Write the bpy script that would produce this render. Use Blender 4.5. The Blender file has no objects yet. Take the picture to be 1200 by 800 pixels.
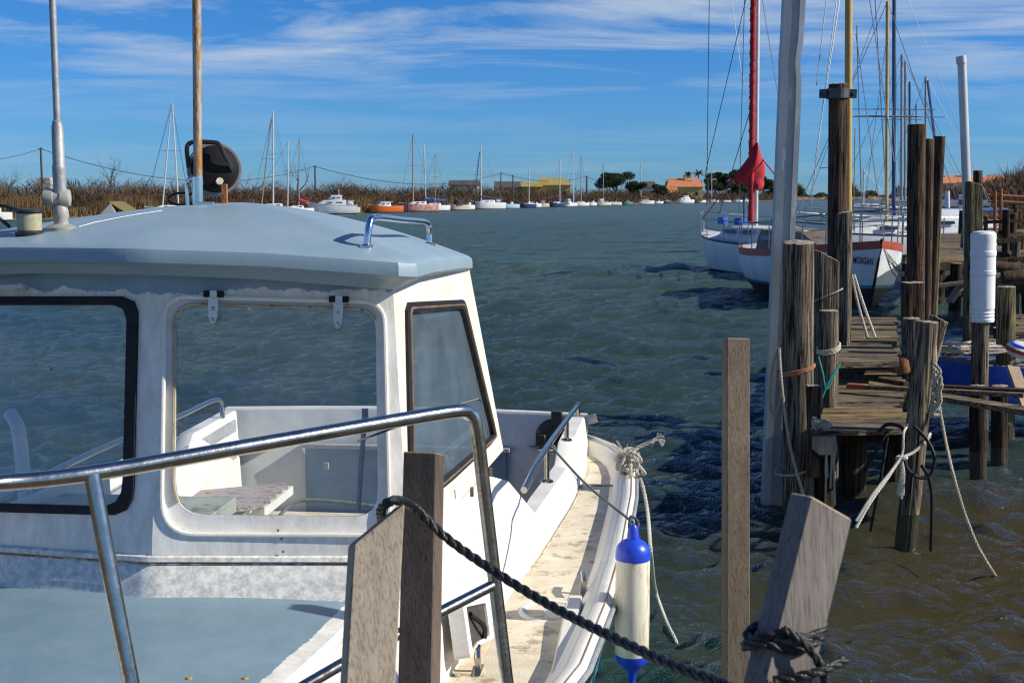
import bpy, bmesh, math, random
import numpy as np
from mathutils import Vector, Matrix, Quaternion
random.seed(7); RNG = np.random.default_rng(5)
sc = bpy.context.scene; COL = sc.collection
R = math.radians; PI = math.pi
# ------------------------------------------------------------- camera model (to measure the place)
F = 1500.; CH = 2.4; PT = math.atan(170/1500.)
_f = (0, math.cos(PT), -math.sin(PT)); _u = (0, math.sin(PT), math.cos(PT))
def ray(px, py):
    a = (px-600)/F; b = (400-py)/F
    return Vector((a, _f[1]+b*_u[1], _f[2]+b*_u[2]))
def PZ(px, py, z=0.):
    d = ray(px, py); t = (z-CH)/d.z; return Vector((d.x*t, d.y*t, z))
def PY(px, py, Y):
    d = ray(px, py); t = Y/d.y; return Vector((d.x*t, Y, CH+d.z*t))
def PX(px, Y, z=0.):                      # ground point at column px (horizon column) and distance Y
    return Vector(((px-600)/F*Y*1.0, Y, z))
def YW(y, z=0.): return PZ(600, y, z).y
# near boat frame: u to the right, v aft (0 at the stern), z up
AZ = R(6.5); SX, SY = -.67, 8.1
CA, SA = math.cos(AZ), math.sin(AZ)
def W(u, v, z): return Vector((SX+u*CA+v*SA, SY-u*SA+v*CA, z))
def L(P):
    x = P.x-SX; y = P.y-SY; return (x*CA-y*SA, x*SA+y*CA, P.z)
def PP(px, py, p0, n):
    d = ray(px, py); o = Vector((0, 0, CH)); t = (p0-o).dot(n)/d.dot(n); return o+d*t

# ------------------------------------------------------------- materials
MATS = {}
def rgb(c): return (c[0], c[1], c[2], 1.)
def pm(name, c1, c2=None, scale=6., rough=.6, metal=0., bump=0., bscale=None, stretch=(1,1,1), c3=None, c3t=.62, c3s=None, spec=.5, detail=6., rvar=0., c3st=None, coat=0.):
    if name in MATS: return MATS[name]
    m = bpy.data.materials.new(name); m.use_nodes = True; nt = m.node_tree; N = nt.nodes; Lk = nt.links
    b = N['Principled BSDF']; b.inputs['Roughness'].default_value = rough; b.inputs['Metallic'].default_value = metal
    b.inputs['Specular IOR Level'].default_value = spec; b.inputs['Coat Weight'].default_value = coat
    tc = N.new('ShaderNodeTexCoord'); mp = N.new('ShaderNodeMapping'); mp.inputs['Scale'].default_value = stretch
    Lk.new(tc.outputs['Object'], mp.inputs['Vector'])
    no = N.new('ShaderNodeTexNoise'); no.inputs['Scale'].default_value = scale; no.inputs['Detail'].default_value = detail; no.inputs['Roughness'].default_value = .65
    Lk.new(mp.outputs[0], no.inputs['Vector'])
    cr = N.new('ShaderNodeValToRGB'); cr.color_ramp.elements[0].position = .35; cr.color_ramp.elements[1].position = .65
    cr.color_ramp.elements[0].color = rgb(c1); cr.color_ramp.elements[1].color = rgb(c2 or c1)
    Lk.new(no.outputs['Fac'], cr.inputs['Fac']); out = cr.outputs['Color']
    if c3 is not None:
        n2 = N.new('ShaderNodeTexNoise'); n2.inputs['Scale'].default_value = c3s or scale*2.3; n2.inputs['Detail'].default_value = 8; n2.inputs['Roughness'].default_value = .7
        mp2 = N.new('ShaderNodeMapping'); mp2.inputs['Scale'].default_value = c3st or stretch; mp2.inputs['Location'].default_value = (3.1, 7.7, 1.3)
        Lk.new(tc.outputs['Object'], mp2.inputs['Vector']); Lk.new(mp2.outputs[0], n2.inputs['Vector'])
        mr = N.new('ShaderNodeMapRange'); mr.inputs['From Min'].default_value = c3t-.03; mr.inputs['From Max'].default_value = c3t+.05
        Lk.new(n2.outputs['Fac'], mr.inputs['Value'])
        mx = N.new('ShaderNodeMix'); mx.data_type = 'RGBA'; Lk.new(mr.outputs[0], mx.inputs['Factor'])
        Lk.new(out, mx.inputs['A']); mx.inputs['B'].default_value = rgb(c3); out = mx.outputs['Result']
    Lk.new(out, b.inputs['Base Color'])
    if rvar:
        m2 = N.new('ShaderNodeMapRange'); m2.inputs['To Min'].default_value = max(.02, rough-rvar); m2.inputs['To Max'].default_value = min(1, rough+rvar)
        Lk.new(no.outputs['Fac'], m2.inputs['Value']); Lk.new(m2.outputs[0], b.inputs['Roughness'])
    if bump:
        n3 = N.new('ShaderNodeTexNoise'); n3.inputs['Scale'].default_value = bscale or scale*3; n3.inputs['Detail'].default_value = 5
        Lk.new(mp.outputs[0], n3.inputs['Vector'])
        bp = N.new('ShaderNodeBump'); bp.inputs['Strength'].default_value = bump; bp.inputs['Distance'].default_value = .01
        Lk.new(n3.outputs['Fac'], bp.inputs['Height']); Lk.new(bp.outputs[0], b.inputs['Normal'])
    m['bsdf'] = 1
    MATS[name] = m; return m

def wood(name, c1, c2, c3, axis='z', bump=.9, sc_=8):
    st = {'z': (5, 5, .3), 'x': (.3, 5, 5), 'y': (5, .3, 5)}[axis]
    if bump < .5: st = tuple(q*2.6 if q > 1 else q*.9 for q in st)
    m = pm(name, c1, c2, sc_, .88, 0, 0, sc_*2.6, st, c3, .53 if bump > .5 else .64, sc_*1.3, spec=.2)
    nt = m.node_tree; N = nt.nodes; Lk = nt.links; b = N['Principled BSDF']; src = b.inputs['Base Color'].links[0].from_socket
    # fine drying cracks along the grain, darkening and denting the surface
    tc = N.new('ShaderNodeTexCoord'); mp = N.new('ShaderNodeMapping'); mp.inputs['Scale'].default_value = tuple(q*(9 if q > 1 else 2.2) for q in st); mp.inputs['Location'].default_value = (5, 9, 2); Lk.new(tc.outputs['Object'], mp.inputs[0])
    n = N.new('ShaderNodeTexNoise'); n.inputs['Scale'].default_value = 2.2; n.inputs['Detail'].default_value = 4; n.inputs['Roughness'].default_value = .6; Lk.new(mp.outputs[0], n.inputs[0])
    r = N.new('ShaderNodeMapRange'); r.inputs['From Min'].default_value = .38; r.inputs['From Max'].default_value = .50; r.inputs['To Min'].default_value = .22 if bump > .5 else .7; Lk.new(n.outputs['Fac'], r.inputs[0])
    # broad stains
    n4 = N.new('ShaderNodeTexNoise'); n4.inputs['Scale'].default_value = 2.5; n4.inputs['Detail'].default_value = 6; Lk.new(tc.outputs['Object'], n4.inputs[0]); r4 = N.new('ShaderNodeMapRange'); r4.inputs['From Min'].default_value = .3; r4.inputs['From Max'].default_value = .65; r4.inputs['To Min'].default_value = .6; r4.inputs['To Max'].default_value = 1.15; Lk.new(n4.outputs['Fac'], r4.inputs[0])
    mu = N.new('ShaderNodeMath'); mu.operation = 'MULTIPLY'; Lk.new(r.outputs[0], mu.inputs[0]); Lk.new(r4.outputs[0], mu.inputs[1])
    vm = N.new('ShaderNodeVectorMath'); vm.operation = 'SCALE'; Lk.new(src, vm.inputs[0]); Lk.new(mu.outputs[0], vm.inputs['Scale']); Lk.new(vm.outputs[0], b.inputs['Base Color'])
    bp = N.new('ShaderNodeBump'); bp.inputs['Strength'].default_value = bump; bp.inputs['Distance'].default_value = .006; Lk.new(r.outputs[0], bp.inputs['Height']); Lk.new(bp.outputs[0], b.inputs['Normal'])
    return m

white = pm('gelcoat_white', (.66, .63, .56), (.78, .755, .69), 5, .42, bump=.12, bscale=90, c3=(.36, .33, .27), c3t=.66, c3s=22, rvar=.12)
white_dirty = pm('gelcoat_chalky', (.50, .49, .46), (.76, .75, .71), 9, .7, bump=.3, bscale=60, c3=(.40, .38, .33), c3t=.54, c3s=26)
deckcream = pm('deck_nonskid_cream', (.58, .50, .36), (.74, .67, .53), 7, .75, bump=.35, bscale=150, c3=(.36, .30, .20), c3t=.57, c3s=9)
bluepaint = pm('roof_paint_greyblue', (.21, .30, .36), (.25, .34, .395), 3, .42, bump=.07, bscale=70, c3=(.38, .46, .50), c3t=.68, c3s=30, rvar=.1)
bluepaint2 = pm('deck_paint_blue', (.15, .235, .29), (.19, .28, .335), 4, .55, bump=.15, bscale=40, c3=(.30, .40, .45), c3t=.66, c3s=24)
teal = pm('teal_stripe', (.02, .22, .26), (.03, .28, .32), 6, .35)
rubber = pm('black_rubber', (.008, .008, .009), (.02, .02, .022), 20, .6, bump=.15, spec=.25)
bluegrey = pm('cockpit_paint_blue', (.11, .18, .27), (.15, .23, .32), 8, .5, c3=(.40, .42, .42), c3t=.68)
offgrey = pm('weathered_panel_grey', (.24, .24, .24), (.38, .38, .37), 20, .8, bump=.3)
steel = pm('stainless_steel', (.40, .38, .34), (.52, .50, .46), 30, .2, 1., bump=.05, c3=(.36, .25, .14), c3t=.66, c3s=40, rvar=.1)
alloy = pm('dull_aluminium', (.27, .28, .29), (.38, .39, .40), 14, .58, .5, bump=.2)
galv = pm('galvanised_steel', (.27, .29, .30), (.40, .425, .44), 2, .5, .3, bump=.05, bscale=30, stretch=(3, 3, .8), c3=(.48, .51, .52), c3t=.62, rvar=.1)
rustpole = pm('rust_streaked_pole', (.30, .27, .25), (.42, .37, .30), 12, .6, .3, bump=.3, stretch=(4, 4, 1), c3=(.36, .17, .04), c3t=.50, c3s=9)
rust = pm('rust', (.20, .07, .025), (.33, .13, .05), 20, .85, bump=.5)
blackpl = pm('black_plastic', (.014, .014, .015), (.028, .028, .03), 10, .38, bump=.1)
greypl = pm('grey_rubber_rim', (.14, .14, .15), (.19, .19, .2), 12, .5)
plug = pm('cream_plastic', (.62, .56, .42), (.76, .72, .60), 5, .5, c3=(.42, .34, .17), c3t=.57, c3s=7, stretch=(3, 3, .5))
fblue = pm('fender_blue', (.01, .045, .48), (.02, .07, .60), 9, .35)
slat_red = pm('slat_redwood', (.30, .26, .24), (.44, .40, .37), 9, .75, bump=.5, stretch=(.4, 5, 5), c3=(.17, .06, .05), c3t=.55)
w_grey = wood('weathered_wood_grey', (.13, .105, .075), (.30, .24, .175), (.028, .020, .014))
w_brown = wood('weathered_wood_brown', (.075, .046, .03), (.16, .10, .062), (.018, .011, .008))
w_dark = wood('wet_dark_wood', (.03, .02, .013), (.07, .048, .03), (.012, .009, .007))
w_green = wood('olive_stained_wood', (.13, .115, .06), (.23, .20, .11), (.035, .03, .017))
w_pale = wood('sawn_pale_wood', (.34, .28, .21), (.43, .37, .29), (.19, .13, .085), bump=.25, sc_=5)
w_sawn = wood('sawn_grey_wood', (.18, .158, .142), (.24, .215, .195), (.085, .07, .058), bump=.3, sc_=5)
w_sawnbrown = wood('sawn_brown_wood', (.12, .088, .070), (.17, .13, .105), (.07, .052, .042), bump=.3, sc_=5)
w_tan = wood('sawn_tan_post', (.165, .125, .088), (.22, .17, .12), (.10, .075, .052), bump=.3, sc_=5)
w_plank = wood('deck_plank', (.20, .14, .062), (.38, .28, .14), (.06, .038, .018), 'x')
w_plankg = wood('deck_plank_grey', (.15, .115, .075), (.30, .235, .16), (.04, .028, .018), 'x')
w_end = pm('cut_wood_end', (.22, .18, .13), (.38, .33, .26), 18, .9, bump=.7, c3=(.10, .08, .06), c3t=.58)
w_cut = wood('bright_cut_wood', (.34, .25, .16), (.46, .36, .25), (.22, .15, .09), bump=.3)
rope_t = pm('tan_rope', (.34, .28, .20), (.50, .43, .33), 60, .9, bump=.6, bscale=200)
rope_w = pm('pale_rope', (.42, .38, .31), (.60, .55, .47), 60, .9, bump=.6, bscale=200)
rope_b = pm('black_rope', (.006, .006, .007), (.02, .02, .022), 60, .45, bump=.4, bscale=200)
rope_g = pm('teal_cord', (.02, .25, .22), (.05, .36, .30), 60, .8)
rope_o = pm('orange_brown_cord', (.30, .12, .05), (.42, .2, .09), 60, .8)
wire = pm('dark_wire', (.05, .055, .065), None, 5, .5, .5)
wire_l = pm('steel_wire', (.22, .24, .27), None, 5, .4, .8)
chrome = pm('polished_chrome', (.70, .71, .73), (.78, .78, .8), 20, .1, 1.)

def glass(name, tint, haze, hcol=(.6, .68, .75)):
    m = bpy.data.materials.new(name); m.use_nodes = True; nt = m.node_tree; N = nt.nodes; Lk = nt.links
    for n in list(N): N.remove(n)
    o = N.new('ShaderNodeOutputMaterial'); t = N.new('ShaderNodeBsdfTransparent'); t.inputs[0].default_value = rgb(tint)
    g = N.new('ShaderNodeBsdfGlossy'); g.inputs['Roughness'].default_value = .03
    d = N.new('ShaderNodeBsdfDiffuse'); d.inputs[0].default_value = rgb(hcol)
    fr = N.new('ShaderNodeFresnel'); fr.inputs[0].default_value = 1.45
    m1 = N.new('ShaderNodeMixShader'); m2 = N.new('ShaderNodeMixShader')
    tc = N.new('ShaderNodeTexCoord'); no = N.new('ShaderNodeTexNoise'); no.inputs['Scale'].default_value = 6; no.inputs['Detail'].default_value = 8
    mp = N.new('ShaderNodeMapping'); mp.inputs['Scale'].default_value = (1.2, .9, .9); Lk.new(tc.outputs['Object'], mp.inputs[0]); Lk.new(mp.outputs[0], no.inputs['Vector'])
    mr = N.new('ShaderNodeMapRange'); mr.inputs['From Min'].default_value = .3; mr.inputs['From Max'].default_value = .75; mr.inputs['To Min'].default_value = haze*.7; mr.inputs['To Max'].default_value = haze*1.3
    Lk.new(no.outputs['Fac'], mr.inputs['Value'])
    Lk.new(mr.outputs[0], m1.inputs[0]); Lk.new(t.outputs[0], m1.inputs[1]); Lk.new(d.outputs[0], m1.inputs[2])
    mm = N.new('ShaderNodeMath'); mm.operation = 'MULTIPLY'; mm.inputs[1].default_value = .8; Lk.new(fr.outputs[0], mm.inputs[0])
    Lk.new(mm.outputs[0], m2.inputs[0]); Lk.new(m1.outputs[0], m2.inputs[1]); Lk.new(g.outputs[0], m2.inputs[2]); Lk.new(m2.outputs[0], o.inputs[0])
    return m
glass_clear = glass('window_glass', (.93, .96, .98), .03)
glass_hazy = glass('window_glass_scuffed', (.86, .93, .97), .17, (.40, .54, .68))

# ------------------------------------------------------------- mesh builder
class MB:
    def __init__(s): s.v = []; s.f = []; s.m = []
    def add(s, vs, fs, mi=0):
        o = len(s.v); s.v += [Vector(x) for x in vs]; s.f += [tuple(i+o for i in f) for f in fs]; s.m += [mi]*len(fs)
    def box(s, c, size, rot=None, mi=0, taper=1.):
        hx, hy, hz = [q/2 for q in size]; b = min(hx, hy, hz)*.12
        M = (rot or Matrix.Identity(3)); c = Vector(c)
        vs = []
        # chamfered box: 24 verts
        fs = []
        P = {}
        def vid(x, y, z, ax):
            k = (x, y, z, ax)
            if k not in P:
                q = [x*hx, y*hy, z*hz]
                for i, h in enumerate((hx, hy, hz)):
                    if i != ax: q[i] -= (x, y, z)[i]*b
                if z > 0: q[0] *= taper; q[1] *= taper
                P[k] = len(vs); vs.append(c+M@Vector(q))
            return P[k]
        for ax in range(3):
            for sg in (-1, 1):
                o = [i for i in range(3) if i != ax]; ring = []
                for a, d in ((-1, -1), (1, -1), (1, 1), (-1, 1)):
                    q = [0, 0, 0]; q[ax] = sg; q[o[0]] = a; q[o[1]] = d; ring.append(vid(*q, ax))
                if (sg > 0) == (ax != 1): fs.append(ring)
                else: fs.append(ring[::-1])
        for ax in range(3):           # edges along ax
            o = [i for i in range(3) if i != ax]
            for a in (-1, 1):
                for d in (-1, 1):
                    r = []
                    for t, w in ((-1, o[0]), (1, o[0]), (1, o[1]), (-1, o[1])):
                        q = [0, 0, 0]; q[ax] = t; q[o[0]] = a; q[o[1]] = d; r.append(vid(*q, w))
                    fs.append(r)
        for x in (-1, 1):
            for y in (-1, 1):
                for z in (-1, 1): fs.append([vid(x, y, z, 0), vid(x, y, z, 1), vid(x, y, z, 2)])
        s.add(vs, fs, mi)
    def bar(s, p, q, w, h=None, mi=0, up=Vector((0, 0, 1))):
        p = Vector(p); q = Vector(q); d = (q-p); l = d.length; d.normalize()
        x = d.cross(up)
        if x.length < 1e-3: x = d.cross(Vector((0, 1, 0)))
        x.normalize(); y = x.cross(d)
        M = Matrix((x, d, y)).transposed(); s.box((p+q)/2, (w, l, h or w), M, mi)
    def tube(s, pts, r, n=8, mi=0, caps=True):
        pts = [Vector(p) for p in pts]; m = len(pts)
        rr = r if isinstance(r, (list, tuple)) else [r]*m
        t0 = (pts[1]-pts[0]).normalized(); nx = t0.cross(Vector((0, 0, 1)))
        if nx.length < 1e-3: nx = t0.cross(Vector((0, 1, 0)))
        nx.normalize(); vs = []; fs = []; pt = t0
        for i in range(m):
            t = (pts[min(i+1, m-1)]-pts[max(i-1, 0)])
            if t.length < 1e-9: t = pt.copy()
            t.normalize()
            q = pt.rotation_difference(t); nx = q@nx; pt = t; ny = t.cross(nx)
            for k in range(n):
                a = 2*PI*k/n; vs.append(pts[i]+(nx*math.cos(a)+ny*math.sin(a))*rr[i])
        for i in range(m-1):
            for k in range(n):
                k2 = (k+1) % n; fs.append((i*n+k, i*n+k2, (i+1)*n+k2, (i+1)*n+k))
        if caps: fs.append(tuple(range(n))[::-1]); fs.append(tuple((m-1)*n+k for k in range(n)))
        s.add(vs, fs, mi)
    def lathe(s, prof, o, ax=(0, 0, 1), n=20, mi=0):
        ax = Vector(ax).normalized(); o = Vector(o); q = Vector((0, 0, 1)).rotation_difference(ax)
        vs = []; fs = []
        for r, z in prof:
            for k in range(n):
                a = 2*PI*k/n; vs.append(o+q@Vector((r*math.cos(a), r*math.sin(a), z)))
        for i in range(len(prof)-1):
            for k in range(n):
                k2 = (k+1) % n; fs.append((i*n+k, i*n+k2, (i+1)*n+k2, (i+1)*n+k))
        fs.append(tuple(range(n))[::-1]); fs.append(tuple((len(prof)-1)*n+k for k in range(n)))
        s.add(vs, fs, mi)
    def loft(s, rings, closed=False, mi=0, caps=False, mfun=None):
        n = len(rings[0]); o = len(s.v)
        for r in rings: s.v += [Vector(p) for p in r]
        kk = n if closed else n-1
        for i in range(len(rings)-1):
            for k in range(kk):
                k2 = (k+1) % n; f = (o+i*n+k, o+i*n+k2, o+(i+1)*n+k2, o+(i+1)*n+k)
                s.f.append(f); s.m.append(mfun(i, k) if mfun else mi)
        if caps:
            s.f.append(tuple(o+k for k in range(n))[::-1]); s.m.append(mi)
            s.f.append(tuple(o+(len(rings)-1)*n+k for k in range(n))); s.m.append(mi)
    def solid(s, poly, d, mi=0):         # polygon extruded along vector d
        n = len(poly); poly = [Vector(p) for p in poly]; d = Vector(d)
        s.add(poly+[p+d for p in poly], [tuple(range(n))[::-1], tuple(range(n, 2*n))]+[(k, (k+1) % n, n+(k+1) % n, n+k) for k in range(n)], mi)
    def build(s, name, mats, parent=None, smooth=False, origin=None, auto=None):
        me = bpy.data.meshes.new(name)
        if parent is not None: org = parent_world(parent)
        elif origin is not None: org = Vector(origin)
        else:
            n = len(s.v); zs = min(v.z for v in s.v)
            org = Vector((sum(v.x for v in s.v)/n, sum(v.y for v in s.v)/n, zs))
        me.from_pydata([tuple(v-org) for v in s.v], [], s.f)
        if not isinstance(mats, (list, tuple)): mats = [mats]
        for m in mats: me.materials.append(m)
        me.polygons.foreach_set('material_index', s.m)
        bm = bmesh.new(); bm.from_mesh(me); bmesh.ops.recalc_face_normals(bm, faces=bm.faces)
        if smooth:
            ang = R(auto or 40)
            for e in bm.edges:
                if len(e.link_faces) == 2: e.smooth = e.calc_face_angle(0) < ang
            for f in bm.faces: f.smooth = True
        bm.to_mesh(me); bm.free()
        o = bpy.data.objects.new(name, me); COL.objects.link(o)
        if parent is not None: o.parent = parent
        else: o.location = org
        return o
def parent_world(p):
    v = Vector((0, 0, 0))
    while p is not None: v += p.location; p = p.parent
    return v
def thing(name, label, cat, loc=(0, 0, 0), group=None):
    o = bpy.data.objects.new(name, None); COL.objects.link(o); o.location = loc; o['label'] = label; o['category'] = cat
    o.empty_display_size = .2
    if group: o['group'] = group
    return o
def tag(o, label, cat, group=None, kind=None):
    if label: o['label'] = label; o['category'] = cat
    if group: o['group'] = group
    if kind: o['kind'] = kind
    return o
def struct(o): o['kind'] = 'structure'; return o
def catmull(pts, n=8):
    pts = [Vector(p) for p in pts]; P = [pts[0]*2-pts[1]]+pts+[pts[-1]*2-pts[-2]]; out = []
    for i in range(1, len(P)-2):
        for k in range(n):
            t = k/n; a, b, c, d = P[i-1:i+3]
            out.append(.5*((2*b)+(c-a)*t+(2*a-5*b+4*c-d)*t*t+(3*b-a-3*c+d)*t**3))
    out.append(pts[-1]); return out
def rope_mb(pts, r, pitch=None, strands=3, n=6, mb=None, res=None):
    """a laid rope: strands winding round each other"""
    mb = mb or MB(); pts = catmull(pts, 10)
    pitch = pitch or r*7
    # resample evenly
    d = [0]
    for a, b in zip(pts, pts[1:]): d.append(d[-1]+(b-a).length)
    step = res or pitch/8; m = max(4, int(d[-1]/step)); q = []; j = 0
    for i in range(m+1):
        t = d[-1]*i/m
        while j < len(d)-2 and d[j+1] < t: j += 1
        f = (t-d[j])/max(1e-9, d[j+1]-d[j]); q.append(pts[j].lerp(pts[j+1], min(1, max(0, f))))
    t0 = (q[1]-q[0]).normalized(); nx = t0.orthogonal().normalized(); pt = t0; fr = []
    for i in range(len(q)):
        t = (q[min(i+1, m)]-q[max(i-1, 0)]).normalized(); nx = pt.rotation_difference(t)@nx; pt = t; fr.append((nx.copy(), t.cross(nx)))
    for s in range(strands):
        pp = []
        for i, p in enumerate(q):
            a = 2*PI*(s/strands+d[-1]*i/m/pitch); pp.append(p+(fr[i][0]*math.cos(a)+fr[i][1]*math.sin(a))*r*.5)
        mb.tube(pp, r*.56, n)
    return mb
def rr_pts(corners, rad, n=6):
    """rounded polygon through 3D corners"""
    out = []; m = len(corners); c = [Vector(p) for p in corners]
    for i in range(m):
        a = c[i-1]; b = c[i]; d = c[(i+1) % m]
        ra = rad if not isinstance(rad, (list, tuple)) else rad[i]
        p0 = b+(a-b).normalized()*ra; p1 = b+(d-b).normalized()*ra
        for k in range(n+1):
            t = k/n; out.append(p0*(1-t)**2+b*2*t*(1-t)+p1*t*t)
    return out
def resample(poly, ctr, axx, axy, angs):
    """points where rays from ctr at given angles meet the polygon"""
    q = [((p-ctr).dot(axx), (p-ctr).dot(axy), p) for p in poly]; out = []
    for a in angs:
        dx, dy = math.cos(a), math.sin(a); best = None
        for i in range(len(q)):
            x1, y1, p1 = q[i]; x2, y2, p2 = q[(i+1) % len(q)]
            den = dx*(y2-y1)-dy*(x2-x1)
            if abs(den) < 1e-12: continue
            t = (x1*(y2-y1)-y1*(x2-x1))/den; s = (x1*dy-y1*dx)/den
            if t > 0 and -1e-6 <= s <= 1+1e-6 and (best is None or t > best[0]): best = (t, p1.lerp(p2, min(1, max(0, s))))
        out.append(best[1])
    return out
def holed(mb, outer, hole, thick, nrm, mi=0, na=64):
    """flat panel with one hole, given thickness (behind nrm)"""
    outer = [Vector(p) for p in outer]; hole = [Vector(p) for p in hole]
    ctr = sum(hole, Vector())/len(hole); nrm = Vector(nrm).normalized()
    ax = Vector((0, 0, 1)).cross(nrm); ax.normalize(); ay = nrm.cross(ax)
    angs = [2*PI*k/na for k in range(na)]
    for p in outer: angs.append(math.atan2((p-ctr).dot(ay), (p-ctr).dot(ax)) % (2*PI))
    angs = sorted(angs)
    A = resample(outer, ctr, ax, ay, angs); B = resample(hole, ctr, ax, ay, angs); d = -nrm*thick; n = len(angs)
    vs = A+B+[p+d for p in A]+[p+d for p in B]; fs = []
    for k in range(n):
        j = (k+1) % n
        fs += [(k, j, n+j, n+k), (2*n+k, 3*n+k, 3*n+j, 2*n+j), (n+k, n+j, 3*n+j, 3*n+k), (k, 2*n+k, 2*n+j, j)]
    mb.add(vs, fs, mi)
def ringtube(mb, poly, r, n=8, mi=0):
    pts = [Vector(p) for p in poly]; pts = pts+[pts[0]]; mb.tube(pts, r, n, mi, caps=False)
# ============================================================= the moored fishing boat in front
def paint_edge(name, paint, under, amp=.02, nsc=30, rough=.5):
    m = bpy.data.materials.new(name); m.use_nodes = True; nt = m.node_tree; N = nt.nodes; Lk = nt.links; b = N['Principled BSDF']
    at = N.new('ShaderNodeAttribute'); at.attribute_name = 'pe'
    tc = N.new('ShaderNodeTexCoord'); n = N.new('ShaderNodeTexNoise'); n.inputs['Scale'].default_value = nsc; n.inputs['Detail'].default_value = 8; n.inputs['Roughness'].default_value = .7
    Lk.new(tc.outputs['Object'], n.inputs[0])
    m1 = N.new('ShaderNodeMath'); m1.operation = 'MULTIPLY_ADD'; m1.inputs[1].default_value = amp*2; m1.inputs[2].default_value = -amp
    Lk.new(n.outputs['Fac'], m1.inputs[0]); m2 = N.new('ShaderNodeMath'); m2.operation = 'ADD'; Lk.new(m1.outputs[0], m2.inputs[0]); Lk.new(at.outputs['Fac'], m2.inputs[1])
    mr = N.new('ShaderNodeMapRange'); mr.inputs['From Min'].default_value = -.001; mr.inputs['From Max'].default_value = .002; Lk.new(m2.outputs[0], mr.inputs[0])
    def col(c1, c2, s, st=(1, 1, 1)):
        n = N.new('ShaderNodeTexNoise'); n.inputs['Scale'].default_value = s; n.inputs['Detail'].default_value = 9; n.inputs['Roughness'].default_value = .72
        mp = N.new('ShaderNodeMapping'); mp.inputs['Scale'].default_value = st; Lk.new(tc.outputs['Object'], mp.inputs[0]); Lk.new(mp.outputs[0], n.inputs[0])
        cr = N.new('ShaderNodeValToRGB'); cr.color_ramp.elements[0].position = .4; cr.color_ramp.elements[1].position = .6
        cr.color_ramp.elements[0].color = rgb(c1); cr.color_ramp.elements[1].color = rgb(c2); Lk.new(n.outputs['Fac'], cr.inputs[0]); return cr.outputs[0], n
    pa, n1 = col(*paint); un, n2 = col(*under)
    mx = N.new('ShaderNodeMix'); mx.data_type = 'RGBA'; Lk.new(mr.outputs[0], mx.inputs['Factor']); Lk.new(un, mx.inputs['A']); Lk.new(pa, mx.inputs['B'])
    Lk.new(mx.outputs['Result'], b.inputs['Base Color']); b.inputs['Roughness'].default_value = rough
    bp = N.new('ShaderNodeBump'); bp.inputs['Strength'].default_value = .25; bp.inputs['Distance'].default_value = .004; Lk.new(n2.outputs['Fac'], bp.inputs['Height']); Lk.new(bp.outputs[0], b.inputs['Normal'])
    return m
def set_pe(o, fn):
    me = o.data; a = me.attributes.new('pe', 'FLOAT', 'POINT'); org = o.location if o.parent is None else parent_world(o)
    a.data.foreach_set('value', [fn(*L(v.co+org)) for v in me.vertices])

BOAT = thing('fishing_boat', 'white fishing boat with pale grey-blue roof and foredeck moored in the foreground', 'boat', W(0, -3.5, 0))
B = BOAT
# ---- hull
GV = [(-7.1, .03, 1.22), (-6.95, .22, 1.20), (-6.6, .52, 1.17), (-6.0, .88, 1.11), (-5.3, 1.13, 1.04), (-4.7, 1.27, .98), (-4.1, 1.37, .935), (-3.4, 1.42, .91), (-2.6, 1.455, .90), (-1.6, 1.475, .895), (-.9, 1.465, .90), (-.6, 1.43, .90), (-.38, 1.36, .905), (-.2, 1.25, .91), (-.06, 1.14, .915), (.06, .92, .92), (.12, .5, .93), (.14, .03, .93)]
def hull_section(v, ug, zg):
    k = ug/1.45
    fl = .06+.16*max(0, min(1, (-v-3.5)/3.0))
    return [(ug, v, zg), (ug+.018, v, zg-.02), (ug+.018, v, zg-.05), (ug*(1-fl*.12), v+.0, zg-.055), (ug*(1-fl*.5), v, zg-.16), (ug*(1-fl*.75)-.0, v, zg-.34), (ug*(1-fl)*.95, v, .25), (ug*(1-fl)*.87, v, .0), (ug*.55, v, -.22)]
mb = MB(); mats_h = [white, steel, teal, pm('white_sheer', (.55, .56, .56), (.7, .7, .7), 6, .4)]
def hm(i, k): return {0: 0, 1: 1, 2: 0, 3: 0, 4: 2, 5: 2, 6: 2, 7: 0}[k]
for s in (1, -1):
    mb.loft([[W(s*a, b_, c) for a, b_, c in hull_section(*g)] for g in GV], mfun=hm)
mb.build('hull', mats_h, B, smooth=True, auto=30)
# gunwale lip (top and inner face) and side deck
def ub(v):
    T = [(-7.0, .01), (-6.3, .45), (-5.6, .70), (-5, .84), (-4.4, .92), (-3.52, 1.0), (-2.5, 1.085), (-1.6, 1.16), (-.76, 1.20), (-.3, 1.17), (0, 1.1)]
    for a, b_ in zip(T, T[1:]):
        if v <= b_[0]: return a[1]+(b_[1]-a[1])*max(0, (v-a[0]))/(b_[0]-a[0])
    return T[-1][1]
mb = MB(); md = MB()
for s in (1, -1):
    rr = []; dd = []
    for v, ug, zg in GV:
        w = min(.085, ug*.6); zd = zg-.075
        rr.append([W(s*ug, v, zg), W(s*(ug-.01), v, zg+.012), W(s*(ug-.04), v, zg+.014), W(s*(ug-.055), v, zg-.0), W(s*(ug-w), v, zg-.005), W(s*(ug-w-.03), v, zd+.02), W(s*(ug-w-.05), v, zd)])
        ui = min(ub(v)-.02, ug-w-.06) if v < -.35 else ug-w-.3
        dd.append([W(s*(ug-w-.045), v, zd+.004), W(s*(ug*.5+ui*.5-.05), v, zd+.008), W(s*max(0, ui), v, zd+.004)])
    mb.loft(rr); md.loft(dd)
mb.build('gunwale', white, B, smooth=True, auto=50); md.build('side_deck', deckcream, B, smooth=True)
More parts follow.
